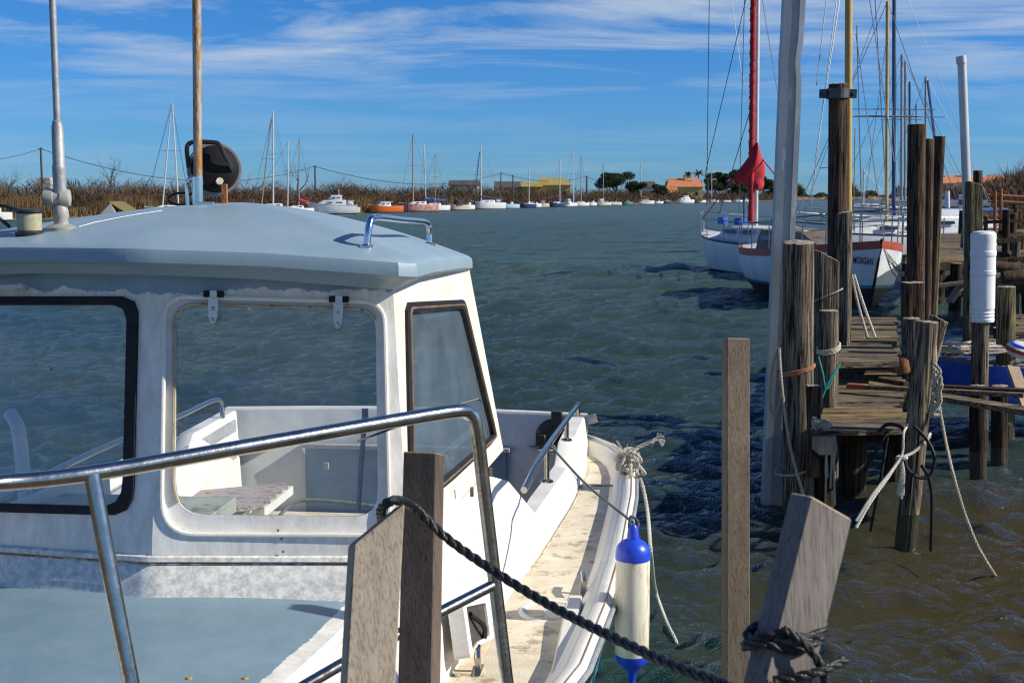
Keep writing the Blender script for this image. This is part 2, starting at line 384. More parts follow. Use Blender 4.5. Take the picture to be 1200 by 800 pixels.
for s in (1, -1):
    mb = MB(); mb.tube([W(s*(a+.017), b_, c-.012) for a, b_, c in [(g[1], g[0], g[2]) for g in GV]], .009, 8); mb.build('rub_rail', pm('grey_rub_rail', (.30, .31, .33), (.45, .46, .48), 10, .4, .3), B, smooth=True)
    mb = MB(); mb.tube([W(s*(a-.012), b_, c+.0125) for a, b_, c in [(g[1], g[0], g[2]) for g in GV]], .003, 5); mb.build('joint_line', pm('dirty_joint', (.16, .13, .09), (.30, .26, .2), 20, .9), B, smooth=True)
# raised bulwark blocks beside the cleats
mb = MB()
for s in (1, -1):
    for v0, v1 in ((-4.4, -3.25),):
        mb = MB(); mb.loft([[W(s*(1.33-.0*v), v, .77), W(s*1.31, v, .895+dz), W(s*1.265, v, .895+dz), W(s*1.22, v, .765)] for v, dz in ((v0, 0), ((v0+v1)/2, 0), (v1, 0), (v1+.06, -.10))], caps=True); mb.build('bulwark_step', white, B)
# oval filler moulding on the deck
mb = MB()
ce = L(PZ(632, 731, .79)); cu, cv = ce[0], ce[1]; zdk = .825
ring = [W(cu+.115*math.cos(a)+.05, cv+.125*math.sin(a), zdk+.006) for a in [2*PI*k/28 for k in range(28)]]
ringtube(mb, ring, .018, 8)
mb.lathe([(.075, -.03), (.075, .006), (.06, .012), (.001, .013)], W(cu+.05, cv, zdk+.004), n=24)
mb.build('deck_hatch', white, B, smooth=True)
# mooring cleats and chocks on the deck
def cleat(px, py, z, sc_=1.):
    c = PZ(px, py, z); mb = MB()
    mb.box(c+Vector((0, 0, .008)), (.03*sc_, .12*sc_, .016), Matrix.Rotation(-AZ, 3, 'Z'))
    mb.box(c+Vector((0, 0, .045)), (.022*sc_, .02*sc_, .06), Matrix.Rotation(-AZ, 3, 'Z'))
    mb.tube([c+Vector((.0, -.07*sc_, .07)), c+Vector((0, 0, .08)), c+Vector((0, .07*sc_, .07))], .011, 8)
    mb.build('cleat', steel, B, smooth=True)
cleat(684, 697, .83); cleat(560, 790, .85, .9)
mb = MB()
for px, py in ((706, 573),):
    c = PZ(px, py, .825); mb.tube([c+Vector((-.07, 0, .0)), c+Vector((-.06, 0, .02)), c+Vector((.06, 0, .02)), c+Vector((.07, 0, 0))], .006, 6)
mb.build('deck_loop', steel, B, smooth=True)
# ---- wheelhouse shell
C0t = W(.034, -4.105, 2.22); C0b = W(.042, -4.273, 1.288)
C1t = PY(459.5, 322, 4.06); C1t = C1t+(C1t-PY(479, 655, 3.92))*.06; C1b = PY(479, 655, 3.92)
def mir(P): u, v, z = L(P); return W(.03*2-u, v, z)
nB = (C1t-C0b).cross(C0t-C0b).normalized()
if nB.y > 0: nB = -nB
M1t, M1b = mir(C1t), mir(C1b)
nA = (M1t-C0b).cross(C0t-C0b).normalized()
if nA.y > 0: nA = -nA
mb = MB()
holeB = rr_pts([PP(194, 349, C0b, nB), PP(449, 356, C0b, nB), PP(455, 624, C0b, nB), PP(190, 623, C0b, nB)], [.07, .07, .09, .11], 8)
holed(mb, [C0t, C1t, C1b, C0b], holeB, .05, nB)
def mA(px, py): return PP(px, py, C0b, nA)
aTR = mA(156, 353); aBR = mA(150, 598); uT = L(aTR); uB = L(aBR)
aTL = PP(-150, 353, C0b, nA); aBL = PP(-135, 590, C0b, nA)
holeA = rr_pts([aTL, aTR, aBR, aBL], [.07, .06, .08, .08], 8)
holed(mb, [M1t, C0t, C0b, M1b], holeA, .05, nA)
# moulded edge round the sunlit window
fr = mb.build('front_wall', None or paint_edge('wall_paint_edge', ((.20, .29, .36), (.24, .33, .40), 5), ((.60, .58, .53), (.76, .745, .70), 6, (4, 4, 1.2)), .05, 9, .42), B, smooth=True)
set_pe(fr, lambda u, v, z: z-2.105 if abs(u) < 2 else 0)
D_t = PP(549, 318, W(.79, -2.6, 2.05), Vector((CA, -SA, .14))); 
D_t = W(.785, -2.60, 2.06); D_m = W(.935, -2.60, 1.40)
nS = (D_t-C1b).cross(C1t-C1b).normalized()
if nS.x < 0: nS = -nS
D_m = PP(590, 527, C1b, nS)
def PS(px, py): return PP(px, py, C1b, nS)
holeS = rr_pts([PS(476, 359), PS(542, 355), PS(580, 512), PS(520, 566), PS(481, 596)], [.04, .05, .05, .25, .06], 8)
C1s = C1b.lerp(D_m, 0)
mb = MB()
holed(mb, [C1t, D_t+Vector((0, 0, .05)), D_m, C1b], holeS, .05, nS)
mb.build('side_wall', white, B, smooth=True)
# windows
def ring_between(mb, outer, inner, n, front, back, mi=0):
    ctr = sum(inner, Vector())/len(inner); n = n.normalized(); ax = Vector((0, 0, 1)).cross(n).normalized(); ay = n.cross(ax)
    angs = [2*PI*(k+.5)/96 for k in range(96)]; A = resample(outer, ctr, ax, ay, angs); I = resample(inner, ctr, ax, ay, angs)
    mb.loft([[p+n*back for p in A], [p+n*front for p in A], [p+n*front*1.15 for p in [a.lerp(b_, .5) for a, b_ in zip(A, I)]], [p+n*front for p in I], [p+n*back for p in I]], closed=True, mi=mi)
def sheet(pts, n, off):
    mb = MB(); c = sum(pts, Vector())/len(pts); m = len(pts)
    a = [p+n*off for p in pts]; b_ = [p+n*(off-.005) for p in pts]
    mb.add(a+b_, [tuple(range(m)), tuple(range(2*m-1, m-1, -1))]+[(k, (k+1) % m, m+(k+1) % m, m+k) for k in range(m)]); return mb
winB = MB(); inB = rr_pts([PP(204, 355, C0b, nB), PP(440, 362, C0b, nB), PP(443, 606, C0b, nB), PP(203, 603, C0b, nB)], [.07, .06, .08, .10], 8)
ring_between(winB, holeB, inB, nB, -.012, -.045)
wB = winB.build('window', pm('chalky_frame', (.62, .60, .54), (.78, .76, .71), 9, .6, bump=.2, c3=(.36, .31, .22), c3t=.66, c3s=12), B, smooth=True); wB['label'] = 'top-hinged front window in a chalky white frame'
mb = MB(); ringtube(mb, [p+nB*.002 for p in rr_pts([PP(193, 347, C0b, nB), PP(450, 354, C0b, nB), PP(457, 627, C0b, nB), PP(189, 626, C0b, nB)], [.07, .07, .09, .11], 8)], .0075, 8); mb.build('moulding', white, wB, smooth=True)
mb = MB(); gk = [p-nB*.008 for p in inB]; mb.tube([g for g in gk[:16]], .006, 6); mb.tube([g for g in gk[-4:]]+[gk[0], gk[0].lerp(gk[-1], .0)], .006, 6)
mb.tube([gk[-1], gk[-1].lerp(gk[0], .5), gk[0]], .0055, 6); mb.build('seal', pm('stained_brown_seal', (.30, .24, .16), (.52, .45, .34), 14, .8, bump=.4, c3=(.12, .08, .05), c3t=.62), wB, smooth=True)
sheet(inB, nB, -.022).build('pane', glass_clear, wB)
for px, py in ((251, 345), (397, 351)):
    mb = MB(); c = PP(px, py, C0b, nB)+nB*.012; ax = (C1b-C0b).normalized(); dn = (C0b-C0t).normalized()
    mb.bar(c-ax*.030, c-ax*.008, .02, .020, 1, up=nB); mb.bar(c+ax*.012, c+ax*.032, .02, .016, 1, up=nB); mb.bar(c-ax*.010+nB*.004, c+ax*.012+nB*.004, .022, .022, up=nB)
    pl = [c+dn*.01-ax*.016, c+dn*.01+ax*.016, c+dn*.07+ax*.014, c+dn*.092+ax*.006, c+dn*.092-ax*.006, c+dn*.07-ax*.014]; mb.solid([p+nB*.0 for p in pl], nB*.005)
    for t in (.045, .08): mb.lathe([(.0065, 0), (.006, .004), (.001, .006)], c+dn*t+nB*.005, nB, 10)
    mb.build('hinge', [steel, rubber], wB)
winA = MB(); oA = [p for p in holeA]; c_ = sum(oA, Vector())/len(oA)
grow = [c_+(p-c_)*1.035+(p-c_).normalized()*.006 for p in oA]; inn = [c_+(p-c_)*.985-(p-c_).normalized()*.010 for p in oA]
ring_between(winA, grow, inn, nA, .010, -.03)
wA = winA.build('window', rubber, B, smooth=True); wA['label'] = 'front window in a thick black rubber gasket'
sheet([c_+(p-c_)*.99-(p-c_).normalized()*.01 for p in oA], nA, -.005).build('pane', glass_clear, wA)
mb = MB(); c_ = sum(holeS, Vector())/len(holeS); ring_between(mb, [c_+(p-c_)*1.03+(p-c_).normalized()*.004 for p in holeS], [c_+(p-c_)*.96-(p-c_).normalized()*.008 for p in holeS], nS, .010, -.03)
wS = mb.build('window', rubber, B, smooth=True); wS['label'] = 'scuffed side window with a black and brown seal'
mb = MB(); ringtube(mb, [c_+(p-c_)*.985-(p-c_).normalized()*.002+nS*.012 for p in holeS], .0045, 6); mb.build('seal', pm('brown_seal_strip', (.10, .06, .035), (.22, .14, .08), 10, .6), wS, smooth=True)
sheet([c_+(p-c_)*.985 for p in holeS], nS, -.008).build('pane', glass_hazy, wS)
# wiper on the shaded front wall
mb = MB(); a = PP(38, 337, C0b, nA)+nA*.05; b_ = PP(-40, 341, C0b, nA)+nA*.05; mb.lathe([(.012, -.02), (.013, .004), (.008, .012), (.001, .013)], a, nA, 12); mb.bar(a, b_, .018, .014); mb.tube([b_, b_+Vector((-.3, 0, -.0))], .004, 6)
mb.build('wiper', pm('wiper_arm_metal', (.42, .46, .52), (.52, .56, .6), 8, .35, .4), B, smooth=True)
# ledge and chalky band beneath the windows
ledge = [M1b, C0b, C1b]
mb = MB()
def off(P, dv, dz, du=0): u, v, z = L(P); return W(u+du, v+dv, z+dz)
E1 = W(.90, -4.02, 1.27)
ln = [off(M1b, 0, 0), C0b, C1b]
prof = [(0, .012), (-.010, .008), (-.014, -.004), (-.004, -.012), (-.012, -.02), (-.03, -.08), (-.055, -.135), (-.085, -.150), (-.10, -.17)]
rings = [[off(P, dv-.0, dz, du*(-dv)) for dv, dz in prof] for P, du in ((M1b, -.6), (C0b, 0), (C1b, .6))]
# subdivide for the paint edge
rr2 = []
for a, b_ in zip(rings, rings[1:]):
    for k in range(20): rr2.append([p.lerp(q, k/20) for p, q in zip(a, b_)])
rr2.append(rings[-1])
mb.loft(rr2); lb = mb.build('lower_front_band', paint_edge('band_paint_edge', ((.15, .235, .29), (.19, .28, .335), 4), ((.48, .47, .43), (.76, .75, .70), 38), .014, 40, .7), B, smooth=True, auto=30)
set_pe(lb, lambda u, v, z: 1.155-z)
mb = MB()
for P, Q in ((M1b, C0b), (C0b, C1b)):
    mb.tube([off(P, -.008, -.0135), off(Q, -.008, -.0135)], .0035, 6)
mb.build('joint_line', pm('rusty_joint', (.12, .08, .05), (.40, .22, .10), 14, .9, c3=(.5, .45, .4), c3t=.5), B)
# rust spots and screws
for px, py in ((323, 626), (330, 631), (326, 621), (332, 646), (173, 651), (60, 433)):
    mb = MB(); mb.lathe([(.0045, 0), (.004, .003), (.001, .004)], PP(px, py, C0b, nB if px > 180 else nA)+nB*.001, nB, 8); mb.build('screw', rust, B)
# ---- foredeck trunk
TV = [(-4.16, .70, 1.145, .92), (-4.5, .67, 1.145, .915), (-5.0, .60, 1.135, .84), (-5.5, .50, 1.115, .71), (-5.95, .36, 1.08, .54), (-6.2, .2, 1.03, .36), (-6.3, .02, .98, .05)]
vv = np.linspace(-4.16, -6.3, 60); rings = []
def tin(v, k):
    for a, b_ in zip(TV, TV[1:]):
        if v >= b_[0]-1e-6: t = (v-a[0])/(b_[0]-a[0]); return a[k]+(b_[k]-a[k])*t
    return TV[-1][k]
for v in vv:
    w, z, bu = tin(v, 1), tin(v, 2), tin(v, 3); r = []
    for k in range(-16, 17):
        t = k/16; r.append(W(w*t, v, z+.035*(1-t*t)*(w/.7)))
    r = [W(-bu, v, .80)]+[W(-w-.025, v, z-.03)]+r+[W(w+.025, v, z-.03), W(w+.035, v, z-.06), W(bu, v, .80)]
    rings.append(r)
mb = MB(); mb.loft(rings); td = mb.build('fore_cabin', paint_edge('foredeck_paint_edge', ((.15, .235, .29), (.19, .28, .335), 3.5), ((.60, .58, .53), (.80, .78, .73), 12), .022, 22, .5), B, smooth=True, auto=35)
set_pe(td, lambda u, v, z: (tin(max(-6.3, min(-4.16, v)), 1)-.065)-abs(u)+.01 if z > .95 else -.3)
for px, py in ((221, 793), (287, 793)):
    c = PZ(px, py, 1.178); mb = MB(); mb.lathe([(.010, -.004), (.008, .0008), (.001, .001)], c, n=9); mb.build('rust_spot', pm('rust_spot_ochre', (.26, .17, .07), (.36, .25, .12), 30, .9), B)
# ---- cabin sides below the windows and cockpit coaming, down to the deck
def topline(v):
    T = [(-4.7, 1.10), (-4.5, 1.125), (-4.28, 1.14), (-4.2, 1.2), (-4.13, 1.285), (-2.62, L(D_m)[2]), (-2.50, L(D_m)[2]-.05), (-2.36, 1.0), (-2.3, .965), (-1.15, .95), (-1.0, 1.05), (-.2, 1.055)]
    for a, b_ in zip(T, T[1:]):
        if v <= b_[0]: return a[1]+(b_[1]-a[1])*max(0, v-a[0])/(b_[0]-a[0])
    return T[-1][1]
def topu(v):
    T = [(-4.7, .665), (-4.5, .70), (-4.28, .745), (-4.13, L(C1b)[0]), (-2.62, L(D_m)[0]), (-2.36, 1.04), (-1.0, 1.13), (-.2, 1.145)]
    for a, b_ in zip(T, T[1:]):
        if v <= b_[0]: return a[1]+(b_[1]-a[1])*max(0, v-a[0])/(b_[0]-a[0])
    return T[-1][1]
for s in (1, -1):
    mb = MB(); rings = []
    for v in [-4.7, -4.5, -4.3, -4.2, -4.13, -3.8, -3.4, -3.0, -2.62, -2.56, -2.5, -2.43, -2.36, -2.3, -2.0, -1.6, -1.3, -1.15, -1.08, -1.0, -.8, -.5, -.22]:
        ut, zt = topu(v), topline(v); u0 = ub(v)
        th = .03+.05*min(1, max(0, (v+2.5)/.3)); th = min(th, .085)
        rings.append([W(s*u0, v, .775), W(s*(u0-.012), v, .83), W(s*(u0*.5+ut*.5+.02), v, zt*.5+.38), W(s*(ut+.004), v, zt-.012), W(s*(ut-.006), v, zt), W(s*(ut-th), v, zt+.001), W(s*(ut-th-.008), v, zt-.012), W(s*(ut-th-.03), v, .60), W(s*(ut-th-.04), v, .35)])
    mb.loft(rings); mb.build('cabin_side', white, B, smooth=True, auto=45)
# transom wall with its rim
mb = MB(); rings = []
for k in range(-12, 13):
    u = k/12*1.16; v = -.13+.13*math.cos(u/1.16*PI/2); zt = 1.055+.0*u
    rings.append([W(u, v+.075, .80), W(u, v+.06, zt-.012), W(u, v+.05, zt), W(u, v-.0, zt), W(u, v-.008, zt-.014), W(u, v-.03, .35)])
mb.loft(rings, mfun=lambda i, k: 1 if k == 4 else 0); mb.build('transom', [white, pm('transom_grey', (.44, .46, .47), (.56, .57, .56), 7, .6, c3=(.26, .26, .26), c3t=.68, c3s=18)], B, smooth=True, auto=35)
mb = MB(); mb.box(W(0, -2.2, .38), (2.15, 4.1, .03), Matrix.Rotation(-AZ, 3, 'Z')); mb.build('cockpit_floor', deckcream, B)
# blue locker panel on the transom
mb = MB(); p0 = W(.0, -.10, .5); c = W(.0, -.085, .58); Mz = Matrix.Rotation(-AZ, 3, 'Z')
mb.box(c, (1.30, .03, .46), Mz); mb.box(c+Vector((0, -.014, .235)), (1.34, .06, .025), Mz, 1); mb.box(c+Vector((-.50, -.02, .12)), (.03, .02, .04), Mz, 1)
mb.build('locker_panel', [bluegrey, offgrey], B)
mb = MB(); c = W(.95, -.14, .92); mb.lathe([(.10, 0), (.11, .02), (.10, .04), (.075, .05), (.04, .045), (.001, .05)], c+Vector((0, 0, 0)), W(0, -1, 0)-W(0, 0, 0), 24)
mb.box(c+Vector((.02, -.03, .12)), (.07, .05, .08), Mz); mb.box(c+Vector((-.08, -.03, -.02)), (.06, .05, .07), Mz); mb.build('speaker', blackpl, B, smooth=True)
# slatted seat, boards on the inner coaming, dash shelf
mb = MB()
sx0 = W(-.97, -1.25, .80)
for k in range(5):
    mb.bar(W(-1.06, -1.50+k*.115, .70), W(-.58, -1.22+k*.115, .70), .085, .03, 0)
mb.bar(W(-.57, -1.26, .665), W(-.57, -.70, .665), .03, .05, 1)
mb.box(W(-.85, -1.1, .50), (.3, .5, .32), Mz, 1)
mb.build('slatted_seat', [slat_red, white], B)
for z in (.97, .80):
    mb = MB(); mb.bar(W(-1.055, -1.7, z-.02), W(-1.05, -.28, z), .02, .075); mb.build('side_board', offgrey, B)
mb = MB(); mb.box(W(-.42, -3.45, 1.19), (.72, .55, .06), Mz); mb.box(W(-.42, -3.6, .85), (.7, .3, .68), Mz); mb.box(W(.42, -3.75, 1.225), (.72, .42, .025), Mz); mb.build('dashboard', deckcream, B)
mb = MB(); c = W(.30, -3.72, 1.25); mb.lathe([(.045, 0), (.05, .01), (.03, .03), (.028, .034), (.012, .036), (.001, .037)], c, n=20); mb.build('ashtray', alloy, B, smooth=True)
mb = MB(); mb.tube(catmull([W(.22, -3.55, 1.24), W(.28, -3.5, 1.29), W(.42, -3.48, 1.29), W(.62, -3.5, 1.27), W(.66, -3.55, 1.24)], 6), .007, 8); mb.build('grab_hoop', rope_t, B, smooth=True)
mb = MB(); mb.tube([PP(427, 484, C0b, nB)-nB*.05, PP(418, 600, C0b, nB)-nB*.10], .008, 8); mb.box(PP(427, 484, C0b, nB)-nB*.05, (.02, .01, .03)); mb.build('window_stay', alloy, B, smooth=True)
mb = MB(); mb.tube(catmull([W(-1.02, -3.0, .95), W(-1.06, -2.95, 1.25), W(-1.10, -2.9, 1.42), W(-1.16, -2.85, 1.48)], 5), .03, 8); mb.build('seat_frame', white, B, smooth=True)
# ---- roof
per = [(0, -4.27, 2.250), (.40, -4.215, 2.236), (.80, -4.155, 2.206), (.845, -4.10, 2.20), (.868, -3.6, 2.185), (.87, -3.0, 2.165), (.858, -2.62, 2.145), (.80, -2.50, 2.14), (.4, -2.47, 2.16), (0, -2.46, 2.17)]
per = [(u*.935 if v > -3.9 else u, v, z) for u, v, z in per]; per = per+[(-u, v, z+.034*u) for u, v, z in per[-2:0:-1]]
pp = []
for i in range(len(per)):
    a, b_ = Vector(per[i]), Vector(per[(i+1) % len(per)])
    for k in range(5): pp.append(a.lerp(b_, k/5))
cen = Vector((0, -3.25, 2.377)); rings = []
S_ = [.02]+[i/16 for i in range(1, 15)]+[.91, .955, .98, .993, 1.0]
for s in S_:
    r = []
    for p in pp:
        zz = p.z+(cen.z-p.z)*(1-s**1.6); q = cen+(p-cen)*s; r.append(W(q.x, q.y, zz-(.006 if s == 1 else 0)-(.003 if s == .993 else 0)))
    rings.append(r)
rings.append([W(p.x*1.003, cen.y+(p.y-cen.y)*1.004, p.z-.02) for p in pp]); rings.append([W(p.x*1.003, cen.y+(p.y-cen.y)*1.004, p.z-.046) for p in pp])
rings.append([W(p.x*.99, cen.y+(p.y-cen.y)*.99, p.z-.054) for p in pp]); rings.append([W(p.x*.955, cen.y+(p.y-cen.y)*.955, p.z-.059) for p in pp])
rings.append([W(p.x*.90, cen.y+(p.y-cen.y)*.92, p.z-.09) for p in pp]); rings.append([W(p.x*.3, cen.y+(p.y-cen.y)*.3, p.z-.02) for p in pp])
mb = MB(); mb.loft(rings, closed=True, mfun=lambda i, k: 1 if i >= len(S_)+4 else 0, caps=True); mb.build('roof', [bluepaint, white], B, smooth=True, auto=28)
def roofz(u, v):
    # find roof height by scaling
    best = 1e9; z = 2.3
    d = Vector((u, v, 0))-Vector((0, -3.25, 0)); a = math.atan2(d.y, d.x)
    for p in pp:
        e = Vector((p.x, p.y+3.25, 0)); da = abs((math.atan2(e.y, e.x)-a+PI) % (2*PI)-PI)
        if da < best: best = da; s = d.length/e.length; z = p.z+(cen.z-p.z)*(1-s**1.6)
    return z
def roofpt(px, py):
    d = ray(px, py); t = 3.0; prev = None
    while t < 7:
        P = Vector((0, 0, CH))+d*t; u, v, z = L(P)
        if abs(u) < .87 and -4.26 < v < -2.47 and z <= roofz(u, v): return P
        t += .01
    return None
# handrail on the roof
a = roofpt(429, 289) or W(.55, -3.6, 2.25); b_ = roofpt(503, 286) or W(.75, -3.2, 2.2)
t1 = Vector((.012, .03, .092)); A1 = a+t1; B1 = b_+Vector((-.006, .0, .085))
mb = MB(); mb.tube(catmull([a-Vector((0, 0, .01)), a+t1*.75, A1+(B1-A1)*.07, A1+(B1-A1)*.5, A1+(B1-A1)*.94, b_+Vector((0, 0, .06)), b_-Vector((0, 0, .01))], 7), .0115, 12)
for q in (a, b_): mb.lathe([(.022, -.012), (.022, .004), (.014, .008), (.001, .009)], q, n=16)
mb.build('roof_handrail', chrome, B, smooth=True, auto=60)
sp_ = [roofpt(px, py) for px, py in ((92, 266), (110, 261), (135, 256), (160, 251.5), (190, 247))]
if all(sp_): mb = MB(); mb.tube(sp_, .0022, 5); mb.build('roof_seam', white, B)
# antenna mast on the left of the roof
base = roofpt(72, 268) or W(-.4, -4.0, 2.27)
mb = MB(); mb.lathe([(.05, -.012), (.05, .004), (.04, .010), (.024, .016), (.021, .03), (.026, .04), (.024, .06), (.018, .08)], base, n=24)
mb.lathe([(.026, -.042), (.028, -.036), (.028, -.012), (.025, -.010), (.025, .010), (.029, .012), (.029, .034), (.026, .04), (.018, .042), (.001, .044)], base+Vector((-.01, 0, .10)), (1, .15, 0), 20)
mb.lathe([(.0205, .10), (.0215, .19), (.022, .20), (.0195, .208), (.0188, .33), (.0165, .335), (.016, .345), (.0112, .35), (.011, 1.6)], base, n=16, mi=1)
am = mb.build('antenna_mast', [pm('grey_beige_plastic', (.27, .265, .235), (.36, .35, .315), 8, .45), alloy], B, smooth=True); am['label'] = 'grey tubular aerial mast on a cream ratchet base'
# reel beside it
mb = MB(); c = roofpt(35, 274) or W(-.6, -4.05, 2.26); mb.lathe([(.044, -.005), (.046, .006), (.036, .01), (.036, .066), (.046, .07), (.046, .078), (.001, .08)], c, n=20, mi=0)
mb.lathe([(.038, .011), (.0385, .065)], c, n=20, mi=1); mb.tube(catmull([c+Vector((-.03, 0, .075)), c+Vector((-.09, .01, .09)), c+Vector((-.12, .02, .07)), c+Vector((-.075, .03, .02))], 5), .006, 6, 0)
mb.build('line_reel', [blackpl, pm('nylon_line', (.30, .28, .18), (.42, .40, .28), 60, .4)], B, smooth=True)
# rusty pole with chrome foot and spotlight
base = roofpt(233, 239) or W(-.1, -3.4, 2.37)
mb = MB(); Lr = base.y/1500.
mb.tube([base+Vector((0, 0, -.03)), base+Vector((.006, 0, .30)), base+Vector((.030, 0, 1.4))], .0165, 12); po = mb.build('signal_pole', rustpole, B, smooth=True)
mb = MB(); mb.tube([base+Vector((0, 0, -.02)), base+Vector((0, 0, .10))], .022, 14); mb.tube(catmull([base+Vector((-.035, -.01, -.01)), base+Vector((-.035, -.01, .08)), base+Vector((-.01, -.01, .10))], 5), .008, 8); mb.box(base+Vector((.03, 0, .0)), (.07, .06, .02)); mb.build('bracket', chrome, po, smooth=True)
c = PY(252, 198, base.y+.13); d = Vector((.30, -.95, .05)).normalized(); sd = Vector((.62, .75, 0))
mb = MB(); mb.lathe([(.05, -.045), (.075, -.035), (.088, -.005), (.095, .035), (.096, .06), (.092, .065), (.08, .068), (.001, .066)], c, -d, 28, 0)
mb.lathe([(.097, .0), (.101, .005), (.101, .06), (.096, .065)], c, -d, 28, 1)
mb.lathe([(.013, .0), (.013, .04), (.001, .04)], c+d*.045+Vector((.01, 0, -.05)), d, 12, 2)
sp = mb.build('spotlight', [pm('matt_black', (.008, .008, .009), (.016, .016, .018), 10, .6, spec=.15), greypl, plug], B, smooth=True)
mb = MB(); e = c+d*.05; h = Vector((sd.x, -.3, 0)).normalized()
hy = base.y+.07; mb.tube(catmull([PY(221, 196, hy+.04), PY(219, 176, hy), PY(221, 169, hy), PY(229, 166.5, hy), PY(250, 167, hy), PY(257, 170, hy), PY(263, 182, hy), PY(271, 197, hy+.03), PY(271, 210, hy+.08)], 6), .0085, 8); mb.build('handle', blackpl, sp, smooth=True)
mb = MB(); mb.box(base+Vector((.085, .06, .03)), (.02, .02, .09), None); mb.build('rusty_bolt', rust, sp)
mb = MB(); c = base+Vector((-.065, .02, .02)); ringtube(mb, [c+Vector((.052*math.cos(t), .01, .022*math.sin(t))) for t in [2*PI*k/24 for k in range(24)]], .005, 6); mb.build('cable_loop', blackpl, B, smooth=True)
# ---- cockpit handrails
def rail(pts, posts, r=.014):
    mb = MB(); mb.tube(catmull(pts, 8), r, 12)
    for p, h in posts: mb.tube([p+Vector((0, 0, -h)), p], r*.85, 10); mb.lathe([(.03, 0), (.03, .006), (.018, .012), (.001, .013)], p+Vector((0, 0, -h)), n=16)
    mb.build('cockpit_rail', steel, B, smooth=True, auto=60)
def PUu(px, py, u):
    return PP(px, py, W(u, 0, 1), Vector((CA, -SA, 0)))
a = PUu(614, 574, 1.06); m1_ = PUu(640, 525, 1.09); b_ = PUu(676, 476, 1.12)
rail([a, m1_, b_+(b_-m1_)*-.03, b_, b_+Vector((.01, .05, -.06))], [(PUu(641, 524, 1.09), .16), (PUu(664, 492, 1.11), .11)])
rail([mir(p)+Vector((0, 0, 0)) for p in (W(1.03, -3.6, 1.22), W(1.07, -2.4, 1.22), W(1.08, -1.3, 1.20), b_)]+[mir(b_+Vector((.0, .06, -.12)))], [(mir(W(1.07, -1.9, 1.20)), .24), (mir(W(1.03, -2.9, 1.21)), .24)])
mb = MB(); c = PUu(690, 492, 1.17); mb.lathe([(.03, -.12), (.03, .05), (.024, .05), (.022, -.02), (.001, -.02)], c, Vector((.8, -.1, .25)), 18); mb.build('rod_holder', alloy, B, smooth=True)
# little fittings on the white side
for px, py in ((596, 631), (612, 577), (575, 553), (553, 576)): mb = MB(); mb.box(PUu(px, py, .97), (.012, .02, .03)); mb.build('side_fitting', pm('tarnished_bronze', (.14, .10, .06), (.28, .20, .12), 20, .6, .5), B)
# opening with fitting low on the cabin side
n = Vector((CA, -SA, .24)).normalized(); pw = W(.972, -3.6, 1.03); mb = MB(); oc = rr_pts([PP(x_, y_, pw, n) for x_, y_ in ((537, 703), (568, 697), (575, 748), (556, 758), (547, 772))], .02, 5); c_ = sum(oc, Vector())/len(oc); ic = [c_+(p-c_)*.74 for p in oc]
mb.loft([[p-n*.04 for p in oc], [p+n*.012 for p in oc], [p+n*.012 for p in ic], [p+n*.003 for p in ic]], closed=True); mb.add([p+n*.004 for p in ic], [tuple(range(len(ic)))], 1); mb.tube(catmull([c_+n*.01+(oc[3]-c_)*.5, c_+n*.03, c_+n*.01-(oc[3]-c_)*.4], 4), .009, 8, 2)
mb.build('vent_opening', [white, pm('dark_recess', (.03, .025, .02), (.06, .05, .045), 10, .9), rubber], B, smooth=True)
for s_ in (1, -1):
    mb = MB(); mb.tube([W(s_*(ub(v)+.004), v, .828) for v in np.linspace(-4.3, -.4, 30)], .0045, 5); mb.build('joint_line', pm('grimy_joint', (.20, .15, .08), (.5, .44, .33), 25, .95, c3=(.62, .57, .47), c3t=.5), B, smooth=True)
# ---- bow pulpit (stainless rails round the foredeck)
mb = MB(); r_ = .0142
top = [PY(-60, 570, 1.92), PY(0, 566, 2.0), PY(110, 554, 2.09), PY(300, 521, 2.27), PY(450, 495, 2.44), PY(530, 482, 2.54)]
leg = [PY(549, 484, 2.58), PY(558, 500, 2.59), PY(568, 580, 2.59), PY(581, 690, 2.58), PY(594, 800, 2.56), PY(606, 900, 2.54), PY(620, 1010, 2.52)]
mb.tube(catmull(top+leg, 8), r_, 16)
mb.tube([PY(108, 556, 2.085), PY(131, 680, 2.06), PY(158, 820, 2.03), PY(186, 960, 2.0), PY(200, 1150, 1.95)], r_*.95, 14)
mb.tube([PY(580, 684, 2.58), PY(525, 712, 2.5), PY(400, 778, 2.33), PY(345, 810, 2.26), PY(250, 868, 2.15), PY(172, 905, 2.02)], r_*.8, 12)
mb.build('bow_rail', steel, B, smooth=True, auto=60)
mb = MB(); mb.tube(catmull([PY(340, 560, 2.31)+Vector((0,.02,.02)), PY(536, 484, 2.56)+Vector((.01, 0, .02)), PY(563, 470, 2.6)], 3)[-6:], .002, 6); mb.build('wire_clip', wire, B)
